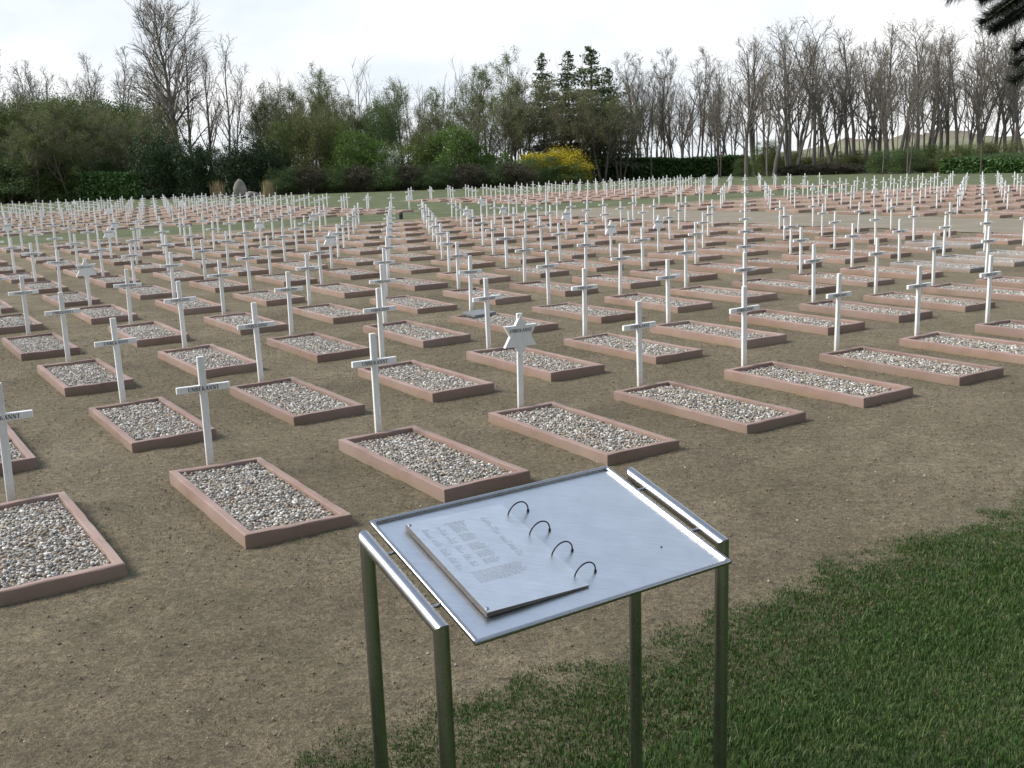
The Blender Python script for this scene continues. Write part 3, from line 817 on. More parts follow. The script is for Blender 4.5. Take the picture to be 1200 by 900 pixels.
for side in (-GAP, DW + GAP):
    a, b = DP(side, S0), DP(side, S1)
    # rail and legs meet in mitres: cut planes through the corner, halving the angle
    t = (b - a).normalized(); zax = Vector((0, 0, 1)); ns = 20
    x1 = U.copy()
    def ring_on(axis, other, corner):
        """circle of the tube along axis, slid along axis onto the mitre plane at corner"""
        nrm = (axis - other); nrm.normalize()
        y1 = axis.cross(x1).normalized(); out = []
        for k in range(ns):
            w = x1 * math.cos(2 * math.pi * k / ns) * TR + y1 * math.sin(2 * math.pi * k / ns) * TR
            s = -w.dot(nrm) / axis.dot(nrm); out.append(corner + w + axis * s)
        return out
    mb = MB(); ra = ring_on(t, -zax, a); rb = ring_on(-t, -zax, b)
    rb2 = []
    for q in ra:       # same generatrix on the far end
        best = None
        nrm = ((-t) - (-zax)).normalized()
        s = (b - q).dot(nrm) / t.dot(nrm); rb2.append(q + t * s)
    mid1 = [q.lerp(w, .33) for q, w in zip(ra, rb2)]; mid2 = [q.lerp(w, .66) for q, w in zip(ra, rb2)]
    allr = [ra, mid1, mid2, rb2]
    vs = [q for r in allr for q in r]; fs = []
    for i in range(3):
        for k in range(ns): fs.append((i * ns + k, i * ns + (k + 1) % ns, (i + 1) * ns + (k + 1) % ns, (i + 1) * ns + k))
    mb.add(vs, fs); desk_part('side_rail', mb, M['tube'], True)
    for corner, other in ((a, t), (b, -t)):
        top = ring_on(-zax, other, corner)
        bot = [Vector((q.x, q.y, -0.03)) for q in top]
        mb = MB(); mids = [[q.lerp(w, f_) for q, w in zip(top, bot)] for f_ in (.02, .3, .6)]
        allr = [top] + mids + [bot]; vs = [q for r in allr for q in r]; fs = []
        for i in range(len(allr) - 1):
            for k in range(ns): fs.append((i * ns + k, i * ns + (k + 1) % ns, (i + 1) * ns + (k + 1) % ns, (i + 1) * ns + k)[::-1])
        mb.add(vs, fs); desk_part('leg', mb, M['tube'], True)
    for v in (0.143, 0.350):
        mb = MB(); inner = 0.004 if side < 0 else DW - 0.004
        mb.tube([DP(side, v), DP(inner, v)], 0.0042, 10); desk_part('bracket_pin', mb, M['tube'], True)
# pages, leaning on each other: the hinge edge lies low at the rings, the free edge is lifted by the stack
PU0, PU1, PV0, PV1 = 0.066, 0.333, 0.066, 0.428
NP = 5
pages = []
for i in range(NP):
    h0 = 0.0005 + i * 0.0026; h1 = -0.0020 + i * 0.0007
    off = 0.0012 * math.sin(i * 2.1)
    def pf(u, v, h, h0=h0, h1=h1): 
        f = (u - PU0) / (PU1 - PU0); return DP(u, v, h0 + (h1 - h0) * f + h)
    mb = MB(); slab(mb, PU0 + off, PV0 - off * .5, PU1 + off, PV1 - off * .5, 0.0, 0.0014 if i < NP - 1 else 0.0018, pf)
    mb.m[2:] = [1] * 4
    pages.append((desk_part('page', mb, [M['page'], M['page_edge']]), pf))
top_page, pf = pages[-1]
top_page['label'] = 'top metal page with etched columns of small print'
# etched print as fine broken strokes on the sheet
rp = random.Random(3)
mb = MB(); hh = 0.00215
def text_line(u0, u1, v, x_h=0.0021, ragged=0.0):
    u = u0; end = u1 - rp.uniform(0, ragged)
    while u < end:
        w = rp.uniform(0.006, 0.016); e_ = min(u + w, end)
        while u < e_ - 0.0006:
            lw = rp.uniform(0.0007, 0.0015); hgt_ = x_h * rp.choice((0.65, 0.65, 0.8, 1.0))
            mb.add([pf(u, v, hh), pf(u + lw, v, hh), pf(u + lw, v + hgt_, hh), pf(u, v + hgt_, hh)], [(0, 1, 2, 3)])
            u += lw + rp.uniform(0.0003, 0.0006)
        u += 0.0016
nl = 34
for k in range(nl):
    v = 0.386 - k * (0.386 - 0.220) / (nl - 1)
    if k in (8, 15, 16, 23, 29): continue
    text_line(0.087, 0.108, v, ragged=0.014)
    text_line(0.125, 0.146, v, ragged=0.014)
    text_line(0.159, 0.203, v, ragged=0.012)
    text_line(0.247, 0.266, v, ragged=0.012)
text_line(0.150, 0.206, 0.391, 0.003)
for k in range(9): text_line(0.108, 0.240, 0.200 - k * 0.0049, ragged=0.012 if k < 8 else 0.05)
desk_part('print', mb, M['etch'], parent=top_page)
for v in (PV0 + 0.011, PV1 - 0.011):
    mb = MB(); mb.tube([pf(PU0 + 0.008, v, 0.0016), pf(PU0 + 0.008, v, 0.0036)], 0.0036, 12); desk_part('screw', mb, M['tube'], parent=top_page)
for v in (0.380, 0.287, 0.195, 0.106):
    mb = MB(); pts = []
    for k in range(17):
        a = math.pi * k / 16
        pts.append(DP(0.3515 - math.cos(a) * 0.0295, v, -0.003 + math.sin(a) * 0.034))
    mb.tube(pts, 0.0018, 8); desk_part('binding_ring', mb, M['ring'], True)
    mb = MB()
    for uu in (0.322, 0.381): mb.tube([DP(uu, v, -0.003), DP(uu, v, 0.0022)], 0.0036, 10)
    desk_part('ring_collar', mb, M['ring'])
for (uu, vv) in ((0.592, 0.122),):
    mb = MB(); mb.tube([DP(uu, vv, -0.0032), DP(uu, vv, -0.0018)], 0.0026, 10); desk_part('rivet', mb, M['ring'])

# ------------------------------------------------------------------ vegetation builders
def rotate_towards(d, ang, rg):
    o = Vector((rg.gauss(0, 1), rg.gauss(0, 1), rg.gauss(0, 1))); o = (o - d * o.dot(d)).normalized()
    return (d * math.cos(ang) + o * math.sin(ang)).normalized()
def poly(start, d, length, seg, wander, up, rg):
    pts = [start.copy()]; p = start.copy(); d = d.copy()
    for i in range(seg):
        d = (d + Vector((rg.gauss(0, wander), rg.gauss(0, wander), rg.gauss(0, wander * .6) + up))).normalized()
        p = p + d * (length / seg); pts.append(p.copy())
    return pts
def tube_fast(acc, pts, r0, r1, n):
    b = acc['n']; k = len(pts)
    prev = None
    for i, q in enumerate(pts):
        a = pts[max(0, i - 1)]; c = pts[min(k - 1, i + 1)]; t = (c - a)
        u = t.orthogonal().normalized() if prev is None else (prev - t * (prev.dot(t) / max(t.length_squared, 1e-9)))
        u = u.normalized() if u.length > 1e-6 else t.orthogonal().normalized(); prev = u; w = t.cross(u).normalized()
        r = r0 + (r1 - r0) * i / (k - 1)
        for j in range(n):
            al = 2 * math.pi * j / n
            s = u * (math.cos(al) * r) + w * (math.sin(al) * r)
            acc['v'].append((q.x + s.x, q.y + s.y, q.z + s.z))
    for i in range(k - 1):
        for j in range(n):
            l = (j + 1) % n
            acc['f'].append((b + i * n + j, b + i * n + l, b + (i + 1) * n + l, b + (i + 1) * n + j))
    acc['n'] = len(acc['v'])
def acc_new(): return {'v': [], 'f': [], 'n': 0}
def lerp_poly(pts, t):
    x = t * (len(pts) - 1); i = min(int(x), len(pts) - 2); return pts[i].lerp(pts[i + 1], x - i), (pts[i + 1] - pts[i]).normalized()
def leaf_quads(P, size, rg, stretch=1.6, droop=0.0):
    n = len(P)
    a = rg.normal(0, 1, (n, 3)); a[:, 2] -= droop; a /= np.linalg.norm(a, axis=1)[:, None]
    b = rg.normal(0, 1, (n, 3)); b -= a * (a * b).sum(1)[:, None]; b /= np.linalg.norm(b, axis=1)[:, None]
    s = (size * rg.uniform(.6, 1.4, n))[:, None]
    a = a * s * stretch / 2; b = b * s / 2
    V = np.stack([P - a, P + b * .9, P + a, P - b * .9], 1)
    F = (np.arange(n) * 4)[:, None] + np.arange(4)[None]
    return V.reshape(-1, 3), F

def bare_tree(seed, H=12.0, stems=1, r0=0.145, first=0.3, spread=0.5, prim=16, sec=7, ter=6, wander=0.05, leaf=0, leaf_size=0.09, blen=0.30, up=0.05, lean=0.06):
    rg = random.Random(seed); T = acc_new(); W = acc_new(); tips = []
    for s in range(stems):
        a = rg.uniform(0, 6.283); ln = H * rg.uniform(.78, 1.0) * (1 if s == 0 else rg.uniform(.7, .98))
        d = Vector((math.cos(a) * lean * (1 + s * .5), math.sin(a) * lean * (1 + s * .5), 1)).normalized()
        rs = r0 * (1 if s == 0 else rg.uniform(.55, .9))
        st = poly(Vector((math.cos(a) * .25 * (stems > 1), math.sin(a) * .25 * (stems > 1), -0.1)), d, ln * .93, 9, wander, .03, rg)
        tube_fast(T, st, rs, rs * .16, 7)
        for i in range(prim):
            t = first + (1 - first) * (i + rg.random()) / prim
            q, dr = lerp_poly(st, min(t, .995)); L1 = H * blen * (1.15 - .75 * t) * rg.uniform(.6, 1.25)
            p1 = poly(q, rotate_towards(dr, spread * rg.uniform(.6, 1.3), rg), L1, 5, wander * 2, up, rg)
            rb = rs * (1 - .84 * t) * rg.uniform(.35, .6) + .008
            tube_fast(T, p1, rb, .010, 5)
            for j in range(sec):
                t2 = .2 + .8 * (j + rg.random()) / sec
                q2, d2 = lerp_poly(p1, min(t2, .99)); L2 = L1 * .45 * (1.2 - .6 * t2) * rg.uniform(.6, 1.3)
                p2 = poly(q2, rotate_towards(d2, .6 * rg.uniform(.6, 1.3), rg), L2, 3, wander * 2.4, up * 1.3, rg)
                tube_fast(W, p2, max(.009, rb * .4), .006, 3)
                for k in range(ter):
                    t3 = .25 + .75 * (k + rg.random()) / ter
                    q3, d3 = lerp_poly(p2, min(t3, .99)); L3 = max(.35, L2 * .55 * rg.uniform(.6, 1.4))
                    p3 = poly(q3, rotate_towards(d3, .55 * rg.uniform(.6, 1.3), rg), L3, 2, wander * 2, up, rg)
                    tube_fast(W, p3, .009, .006, 3); tips += p3[1:]
    nw = len(W['f'])
    trunk = np_mesh('trunk', T['v'], T['f'], smooth=True)
    V = np.array(W['v']); F = np.array(W['f']); mi = np.zeros(len(F), int)
    if leaf:
        ng = np.random.default_rng(seed); tp = np.array([tuple(q) for q in tips])
        P = tp[ng.integers(0, len(tp), leaf)] + ng.normal(0, .12, (leaf, 3))
        LV, LF = leaf_quads(P, leaf_size, ng)
        F = np.concatenate([F, LF + len(V)]); V = np.concatenate([V, LV]); mi = np.concatenate([mi, np.ones(len(LF), int)])
    crown = np_mesh('crown', V, F, mi)
    return trunk, crown

def bush(seed, rx, ry, H, n, size, clumps=40, low=0.05, tight=0.16, stems=9, top=1.0, droop=0.0, shape='dome'):
    """foliage as leaf clumps spread through a dome, and the stems inside"""
    ng = np.random.default_rng(seed); rg = random.Random(seed)
    cs = []
    while len(cs) < clumps:
        q = ng.uniform(-1, 1, 3); z = (q[2] + 1) / 2
        if shape == 'dome': rad = math.sqrt(max(0, 1 - max(0, (z - .35) / .65) ** 2)) * (0.80 + .2 * min(1, z / .25))
        elif shape == 'flat': rad = 1.0 - .25 * z
        elif shape == 'column': rad = 0.9 * (1 - max(0, (z - .7) / .3) ** 2 * .75)
        else: rad = 1.0 - .9 * z
        rr = math.hypot(q[0], q[1])
        if rr > rad or rr < rad * ng.uniform(0, .8): continue
        cs.append((q[0] * rx, q[1] * ry, (low + (1 - low) * z) * H * ng.uniform(.9, 1.06)))
    cs = np.array(cs); cr = tight * (rx + ry + H) / 3 * ng.uniform(.6, 1.4, clumps)
    idx = ng.integers(0, clumps, n)
    P = cs[idx] + ng.normal(0, 1, (n, 3)) * cr[idx][:, None] * np.array([1, 1, .8]); P[:, 2] = np.abs(P[:, 2]) + .03
    V, F = leaf_quads(P, size, ng, 1.5, droop)
    fol = np_mesh('foliage', V, F)
    T = acc_new()
    for i in range(stems):
        c = cs[rg.randrange(clumps)]
        d = Vector((c[0], c[1], max(c[2], .5))); ln = d.length
        p = poly(Vector((c[0] * .12, c[1] * .12, -.05)), (d.normalized() + Vector((0, 0, .4))).normalized(), ln * .95, 5, .12, 0, rg)
        tube_fast(T, p, .02 + .006 * H, .008, 5)
        for k in range(4):
            q, dr = lerp_poly(p, rg.uniform(.35, .95)); tube_fast(T, poly(q, rotate_towards(dr, .5, rg), ln * .35, 3, .12, .05, rg), .012 + .002 * H, .005, 3)
    stm = np_mesh('stems', T['v'], T['f'], smooth=True)
    return fol, stm

def conifer(seed, H, r, whorls=30, per=7, quad=0.14, bare=0.12):
    rg = random.Random(seed); ng = np.random.default_rng(seed)
    T = acc_new(); P = []
    st = poly(Vector((0, 0, -.1)), Vector((0, 0, 1)), H, 8, .012, .05, rg); tube_fast(T, st, .17, .02, 7)
    for i in range(whorls):
        t = bare + (1 - bare) * (i + rg.random()) / whorls
        q, _ = lerp_poly(st, min(t, .995)); R = r * min(1.0, (1 - t) ** .8 + .04) * rg.uniform(.45, 1.25) + .15
        for k in range(per if t < .85 else 4):
            a = rg.uniform(0, 6.283); br = poly(q, Vector((math.cos(a), math.sin(a), .15)), R * rg.uniform(.6, 1.1), 4, .06, -.10 + .12 * t, rg)
            tube_fast(T, br, .03 * (1 - t) + .01, .006, 3)
            m = int(14 + 70 * (1 - t) * R / r)
            for _ in range(m):
                f = rg.uniform(.15, 1.0); qq, dd = lerp_poly(br, min(f, .99)); w = R * .22 * (1 - f * .5)
                P.append((qq.x + rg.gauss(0, w), qq.y + rg.gauss(0, w), qq.z + rg.gauss(0, .06) - abs(rg.gauss(0, .16))))
    P = np.array(P); V, F = leaf_quads(P, quad, ng, 2.0, .5)
    return np_mesh('trunk', T['v'], T['f'], smooth=True), np_mesh('crown', V, F)

def place(name, parts, X, Y, rz, sc, label, cat, group):
    e = empty(name, (X, Y, 0), rz); e.scale = sc if isinstance(sc, tuple) else (sc, sc, sc)
    tag(e, label, cat, group)
    for nm, me in parts: link(bpy.data.objects.new(nm, me), e)
    return e
def with_mats(me, *ms):
    for m in ms: me.materials.append(m)
    return me
rv = random.Random(77)

# bare tree prototypes, nominal height 12 m
grove = []
for s, kw in enumerate([dict(stems=1, first=.22, spread=.52, prim=20), dict(stems=2, first=.24, spread=.46, prim=12), dict(stems=3, first=.26, spread=.42, prim=10, lean=.06), dict(stems=1, first=.28, spread=.58, prim=18, wander=.065),
                        dict(stems=2, first=.2, spread=.52, prim=13, lean=.08, wander=.07), dict(stems=4, first=.32, spread=.38, prim=8, lean=.07)]):
    t, c = bare_tree(100 + s, ter=4, leaf=200, leaf_size=.06, **kw)
    grove.append((with_mats(t, M['bark']), with_mats(c, M['twig'], M['bud'])))
thin = []
for s in range(4):
    t, c = bare_tree(140 + s, r0=.10, stems=1 + s % 2, first=.22, spread=.42, prim=14, ter=5, blen=.27, leaf=500, leaf_size=.06)
    thin.append((with_mats(t, M['bark_dark']), with_mats(c, M['twig'], M['bud'])))
leafy = []
for s in range(3):
    t, c = bare_tree(160 + s, r0=.13, stems=2 + s % 2, first=.22, spread=.55, prim=11, blen=.38, leaf=9500, leaf_size=.06, lean=.16)
    leafy.append((with_mats(t, M['bark_dark']), with_mats(c, M['twig'], M['spring' if s != 1 else 'olive'])))

def bare(px, Y, top, proto, label, group, name='bare_tree', wide=1.0):
    h = hgt(px, top, Y); s = h / 11.6
    return place(name, [('trunk', proto[0]), ('crown', proto[1])], at(px, Y), Y, rv.uniform(0, 6.28), (s * wide, s * wide, s), label, 'tree', group)

# far bare trees behind the left thicket
for i, (px, top) in enumerate([(-14, 78), (3, 68), (18, 66), (32, 60), (46, 66), (58, 72), (70, 70), (84, 78), (98, 80), (112, 74), (124, 68), (136, 62), (148, 66), (162, 76)]):
    bare(px, 108 + rv.uniform(-4, 6), top - 4, thin[i % 4] if i % 3 else grove[5], 'pale bare tree rising behind the left thicket, ' + ORD[i] + ' from the left edge', 'bare trees behind the left thicket')
# the tall bare tree and its neighbours
t, c = bare_tree(204, H=12, r0=.22, stems=1, first=.30, spread=.72, prim=30, sec=10, ter=8, blen=.36, wander=.05, up=.035, leaf=500, leaf_size=.05)
big = (with_mats(t, M['bark']), with_mats(c, M['twig'], M['bud']))
bare(217, 92, -24, big, 'tallest bare tree with a broad rounded crown on the left', 'tall bare trees left of the boulder', wide=.95)
bare(240, 94, 28, grove[3], 'bare tree with a straight trunk just right of the tallest tree', 'tall bare trees left of the boulder')
bare(256, 96, 48, grove[0], 'bare tree filling the gap between the tallest tree and the leaning one', 'tall bare trees left of the boulder')
bare(279, 90, 52, grove[4], 'bare tree standing directly above the grey boulder', 'tall bare trees left of the boulder', wide=.9)
bare(184, 97, 82, leafy[2], 'budding bare tree left of the tallest tree', 'tall bare trees left of the boulder')
# mixed trees in the middle
for i, (px, top, k) in enumerate([(322, 98, 0), (345, 92, 1), (368, 90, 2), (390, 96, 0), (412, 98, 2), (436, 104, 1), (462, 100, 0), (488, 104, 2), (512, 100, 1), (536, 100, 0), (560, 92, 2), (584, 76, 0), (606, 70, 2), (626, 70, 1)]):
    pr = leafy[k] if px < 420 or k != 1 else thin[i % 4]
    bare(px, 93 + (i % 3) * 4, top, pr, ORD[i] + ' thinly leafed tree counting right from the boulder, behind the shrubs', 'budding trees behind the shrubs', 'budding_tree', 1.05)
for i, (px, top, k) in enumerate([(308, 118, 0), (334, 116, 2), (357, 112, 1), (380, 116, 0), (402, 122, 2), (424, 120, 1), (448, 126, 0), (474, 128, 2), (500, 126, 0), (524, 126, 2), (550, 120, 1), (574, 112, 0), (596, 106, 2), (618, 104, 1), (640, 100, 2), (662, 104, 1), (684, 92, 1), (700, 108, 2), (716, 98, 1), (736, 104, 1)]):
    bare(px, 89 + (i % 2) * 2, top, leafy[k], ORD[i] + ' of the shorter leafing trees from the boulder to the conifers', 'shorter leafing trees before the back trees', 'leafing_tree', 1.35)
# grove to the right of the conifers
gx_list = [724, 736, 747, 757, 766, 778, 789, 800, 811, 822, 833, 844, 856, 866]
for i, px in enumerate(gx_list):
    bare(px, 108 + (i * 5 % 9), 64 + 8 * math.sin(i * 1.7) + (6 if i in (9, 13) else 0), thin[(i * 3) % 4] if i % 4 else grove[1], ORD[i] + ' slim bare tree right of the conifers, behind the clipped hedge', 'slim bare trees behind the hedge', wide=1.15)
tall = [(884, 30), (897, 26), (912, 22), (927, 16), (936, 24), (949, 30), (962, 28), (975, 30), (988, 24), (1001, 28), (1014, 22), (1028, 18), (1040, 14), (1053, 24), (1066, 20), (1080, 14), (1094, 22), (1107, 16), (1120, 24), (1134, 18), (1148, 22), (1160, 16), (1172, 20), (1186, 14), (1200, 18), (1216, 20)]
for i, (px, top) in enumerate(tall):
    bare(px, 88 + (i * 7 % 13), top + 6, grove[(i * 5) % 6], ORD[i] + ' tall bare tree counting right in the bare grove on the right', 'tall bare trees of the right grove', wide=1.2)
# slender young trees in front of the hedge
for i, (px, Y, top) in enumerate([(772, 92, 72), (852, 90, 66), (1044, 80, 60), (1073, 78, 50), (1160, 72, 50)]):
    h = hgt(px, top, Y); s = h / 11.6
    place('young_tree', [('trunk', with_mats(grove[0][0].copy(), ) if False else thin[i % 4][0]), ('crown', thin[i % 4][1])], at(px, Y), Y, rv.uniform(0, 6), (s * .8, s * .8, s),
          'slender young tree at the edge of the far lawn, ' + ORD[i] + ' from left', 'tree', 'young trees on the far lawn')
# conifers
con = []
for s in range(2):
    t, c = conifer(301 + s * 3, 12, 3.6, 30, 7, quad=.13)
    con.append((with_mats(t, M['bark_dark']), with_mats(c, M['spruce'])))
for i, (px, Y, top, w, lab) in enumerate([(648, 95, 64, .9, 'thin ragged conifer, leftmost of the conifers'), (679, 95, 64, 1.25, 'dark conifer, second of the four from the left'), (704, 93, 58, 1.35, 'tallest dark conifer, third of the four'), (724, 97, 84, 1.3, 'shorter dark conifer, rightmost beside the bare trees')]):
    h = hgt(px, top, Y); s = h / 12
    place('conifer', [('trunk', con[i % 2][0]), ('crown', con[i % 2][1])], at(px, Y), Y, i * 1.3, (s * w, s * w, s), lab, 'conifer', 'dark conifers behind the yellow shrub')

# shrubs
protos = {}
def proto(key, mat, *a, **k):
    if key not in protos:
        f, s = bush(*a, **k); protos[key] = (with_mats(f, M[mat]), with_mats(s, M['bark_dark']))
    return protos[key]
def shrub(px, Y, top, wid, key, mat, label, name='shrub', group='shrubs along the back of the field', cat='shrub', depth=1.0, **k):
    """wid in photograph pixels"""
    kw = dict(n=5200, size=.16, clumps=55); kw.update(k)
    pr = proto(key, mat, sum(map(ord, key)), 1.0, 1.0, 2.0, kw.pop('n'), kw.pop('size'), **kw)
    h = hgt(px, top, Y); w = wid / 2 * Y / 1256
    return place(name, [('foliage', pr[0]), ('stems', pr[1])], at(px, Y), Y, rv.uniform(-.5, .5), (w, w * depth, h / 2.0), label, cat, group)
# foliage sizes are given for a unit shrub (radius 1, height 2), so they grow with the scale
L = dict(n=20000, size=.036, clumps=110, tight=.115)
left = [(-22, 97, 112, 90, 'th_a', 'olive'), (22, 96, 108, 90, 'th_b', 'deep'), (58, 97, 106, 84, 'th_g', 'deep'), (96, 96, 104, 80, 'th_a2', 'spring'), (130, 97, 108, 80, 'th_g', 'deep'), (160, 96, 112, 70, 'th_a', 'olive'), (190, 95, 122, 64, 'th_g', 'deep'), (0, 98, 106, 84, 'th_a', 'olive'), (40, 98, 104, 84, 'th_g', 'deep'), (78, 98, 102, 80, 'th_a', 'olive'), (114, 98, 104, 80, 'th_b', 'deep'), (146, 98, 108, 76, 'th_g', 'deep'), (174, 97, 116, 64, 'th_a', 'olive'),
        (-10, 91, 140, 80, 'th_b', 'deep'), (34, 90, 135, 80, 'th_d', 'spring'), (74, 91, 132, 74, 'th_a', 'olive'), (108, 90, 140, 74, 'th_d', 'spring'), (144, 91, 142, 70, 'th_g', 'deep'), (176, 91, 150, 60, 'th_b', 'deep'),
        (0, 86, 172, 76, 'th_b', 'deep'), (44, 85, 176, 74, 'th_e', 'deep'), (84, 86, 174, 70, 'th_d', 'spring'), (122, 86, 180, 70, 'th_b', 'deep'), (154, 87, 182, 60, 'th_e', 'deep'), (-60, 90, 130, 110, 'th_a', 'olive'), (-120, 92, 126, 120, 'th_b', 'deep'), (-190, 92, 130, 130, 'th_d', 'spring'), (-260, 94, 124, 130, 'th_a', 'olive')]
words = {'olive': 'olive brown', 'deep': 'deep green', 'spring': 'fresh green', 'bright': 'bright green'}
for i, (px, Y, top, w, key, mat) in enumerate(left):
    rowname = 'back' if i < 7 else 'hindmost' if i < 13 else 'middle' if i < 19 else 'front'
    j = i if i < 7 else i - 7 if i < 13 else i - 13 if i < 19 else i - 19
    shrub(px, Y, top + 26 if i < 13 else top + 8, w * 1.25, key, mat, words[mat] + (' thicket shrub, ' + ORD[j] + ' from left in the ' + rowname + ' layer' if px > -40 else ' thicket shrub past the left edge, ' + ORD[j - 5] + ' outward'), 'thicket_shrub', 'dense thicket shrubs on the left', shape='flat', **dict(L, n=30000, size=.027))
for i, (px, Y, top, k) in enumerate([(-8, 89, 118, 0), (14, 84, 140, 0), (30, 88, 112, 2), (52, 84, 146, 2), (70, 89, 108, 1), (92, 84, 140, 2), (104, 88, 112, 0), (126, 84, 150, 0), (140, 88, 116, 1), (160, 85, 138, 2), (176, 88, 122, 0), (196, 86, 136, 1)]):
    bare(px, Y, top, leafy[k], 'twiggy budding tree inside the left thicket, ' + ORD[i] + ' from left', 'budding trees in the left thicket', 'budding_tree', 1.5)
for i, (px, top, w) in enumerate([(186, 164, 34), (208, 166, 34), (232, 170, 30), (252, 172, 30), (300, 166, 34), (322, 168, 36), (278, 176, 32)]):
    shrub(px, 83 + i % 2, top, w * 1.35, 'yew' + str(i % 2), 'yew', 'dark upright yew behind the boulder, ' + ORD[[0, 1, 2, 3, 5, 6, 4][i]] + ' from left', 'yew', 'dark yews around the boulder', 'yew', n=16000, size=.045, clumps=110, tight=.10, shape='column')
mids = [(348, 86, 150, 56, 'th_d', 'spring'), (378, 85, 140, 56, 'th_a', 'olive'), (404, 86, 150, 50, 'th_d', 'spring'), (425, 84, 158, 52, 'br_a', 'bright'), (456, 87, 122, 42, 'th_g', 'deep'), (450, 84, 168, 56, 'br_a', 'bright'), (484, 85, 168, 56, 'br_b', 'spring'), (508, 86, 160, 44, 'th_a', 'olive'),
        (540, 85, 146, 62, 'br_b2', 'bright'), (566, 85, 172, 50, 'br_a', 'bright'), (592, 85, 180, 46, 'br_c', 'bright')]
for i, (px, Y, top, w, key, mat) in enumerate(mids):
    shrub(px, Y, top, w, key, mat, words[mat] + ' shrub in the middle of the back edge, ' + ORD[i] + ' from left', group='leafy shrubs in the middle', **L)
shrub(462, 83.4, 170, 34, 'bl', 'blossom', 'white blossoming shrub among green shrubs', 'blossom_shrub', 'flowering shrubs', n=5000, size=.04, clumps=60, tight=.12)
for i, px in enumerate([340, 372, 404, 432, 460, 488, 514, 560, 590, 612]):
    shrub(px, 82 + .2 * (i % 3), 196 - i * .6, 46, 'pu' + str(i % 2), 'purple' if i % 3 else 'deep', ('dull brown' if i % 3 else 'dark green') + ' low shrub at the edge of the far lawn, ' + ORD[i] + ' from left', 'low_shrub', 'low dark shrubs at the lawn edge', **L)
shrub(632, 87, 178, 46, 'ye', 'yellow', 'smaller yellow flowering shrub left of the larger one', 'forsythia', 'yellow flowering shrubs', n=9000, size=.045, clumps=70, tight=.11)
shrub(671, 87, 174, 62, 'ye2', 'yellow', 'large bright yellow flowering shrub before the conifers', 'forsythia', 'yellow flowering shrubs', n=14000, size=.04, clumps=90, tight=.11)
for i, (px, top, w) in enumerate([(636, 186, 62), (672, 192, 56)]):
    shrub(px, 85.6, top, w, 'th_e', 'deep', ORD[i] + ' dark green rounded shrub in front of the yellow blossom', 'low_shrub', 'dark shrubs before the yellow blossom', **L)
for i, (px, Y, top, w, mat) in enumerate([(908, 92, 168, 36, 'spring'), (880, 90, 186, 24, 'deep'), (1046, 84, 178, 40, 'deep'), (1075, 82, 176, 46, 'deep'), (1104, 82, 186, 30, 'olive'), (1134, 80, 172, 50, 'spring'), (1166, 76, 182, 60, 'deep'), (1200, 75, 180, 50, 'deep'), (990, 88, 190, 60, 'purple'), (945, 90, 192, 60, 'purple'), (1020, 92, 182, 50, 'olive'), (968, 94, 184, 50, 'olive'), (930, 95, 180, 44, 'spring'), (1092, 88, 172, 50, 'spring'), (1180, 84, 168, 60, 'olive'), (1005, 95, 178, 40, 'spring')]):
    shrub(px, Y, top, w, {'spring': 'th_d', 'deep': 'th_e', 'olive': 'th_a', 'purple': 'pu1'}[mat], mat, {'spring': 'fresh green', 'deep': 'dark green', 'olive': 'olive', 'purple': 'dark brown'}[mat] + ' undergrowth shrub at the foot of the right grove, ' + ORD[i] + ' of these', 'undergrowth_shrub', 'undergrowth of the right grove', **L)
# clipped hedges
def hedge(px0, Y0, px1, Y1, top, depth, label, n=16000):
    ng = np.random.default_rng(int(px0)); x0, x1 = at(px0, Y0), at(px1, Y1); ln = math.hypot(x1 - x0, Y1 - Y0)
    h = hgt((px0 + px1) / 2, top, (Y0 + Y1) / 2)
    e = empty('hedge', ((x0 + x1) / 2, (Y0 + Y1) / 2, 0), math.atan2(Y1 - Y0, x1 - x0)); tag(e, label, 'hedge', 'clipped hedges')
    u = ng.uniform(-ln / 2, ln / 2, n); face = ng.uniform(0, 1, n)
    y = np.where(face < .42, -depth / 2, np.where(face < .55, depth / 2, ng.uniform(-depth / 2, depth / 2, n))); z = np.where(face < .55, ng.uniform(.02, h, n), h)
    z = z + .10 * vnoise(u * .7, y * 0, 3) * (z / h); P = np.stack([u, y, z], -1) + ng.normal(0, .07, (n, 3)); P[:, 2] = np.abs(P[:, 2])
    V, F = leaf_quads(P, .16, ng, 1.4)
    obj('foliage', np_mesh('foliage', V, F), M['hedge'], e)
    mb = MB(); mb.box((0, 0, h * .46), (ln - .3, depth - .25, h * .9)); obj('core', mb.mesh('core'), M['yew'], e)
hedge(694, 95, 882, 97, 187, 1.6, 'long clipped green hedge behind the right half of the far lawn', 22000)
hedge(104, 84, 182, 83, 204, 1.8, 'clipped dark hedge block below the left thicket', 9000)
hedge(1120, 77, 1240, 71, 188, 1.6, 'clipped hedge at the far right edge', 9000)

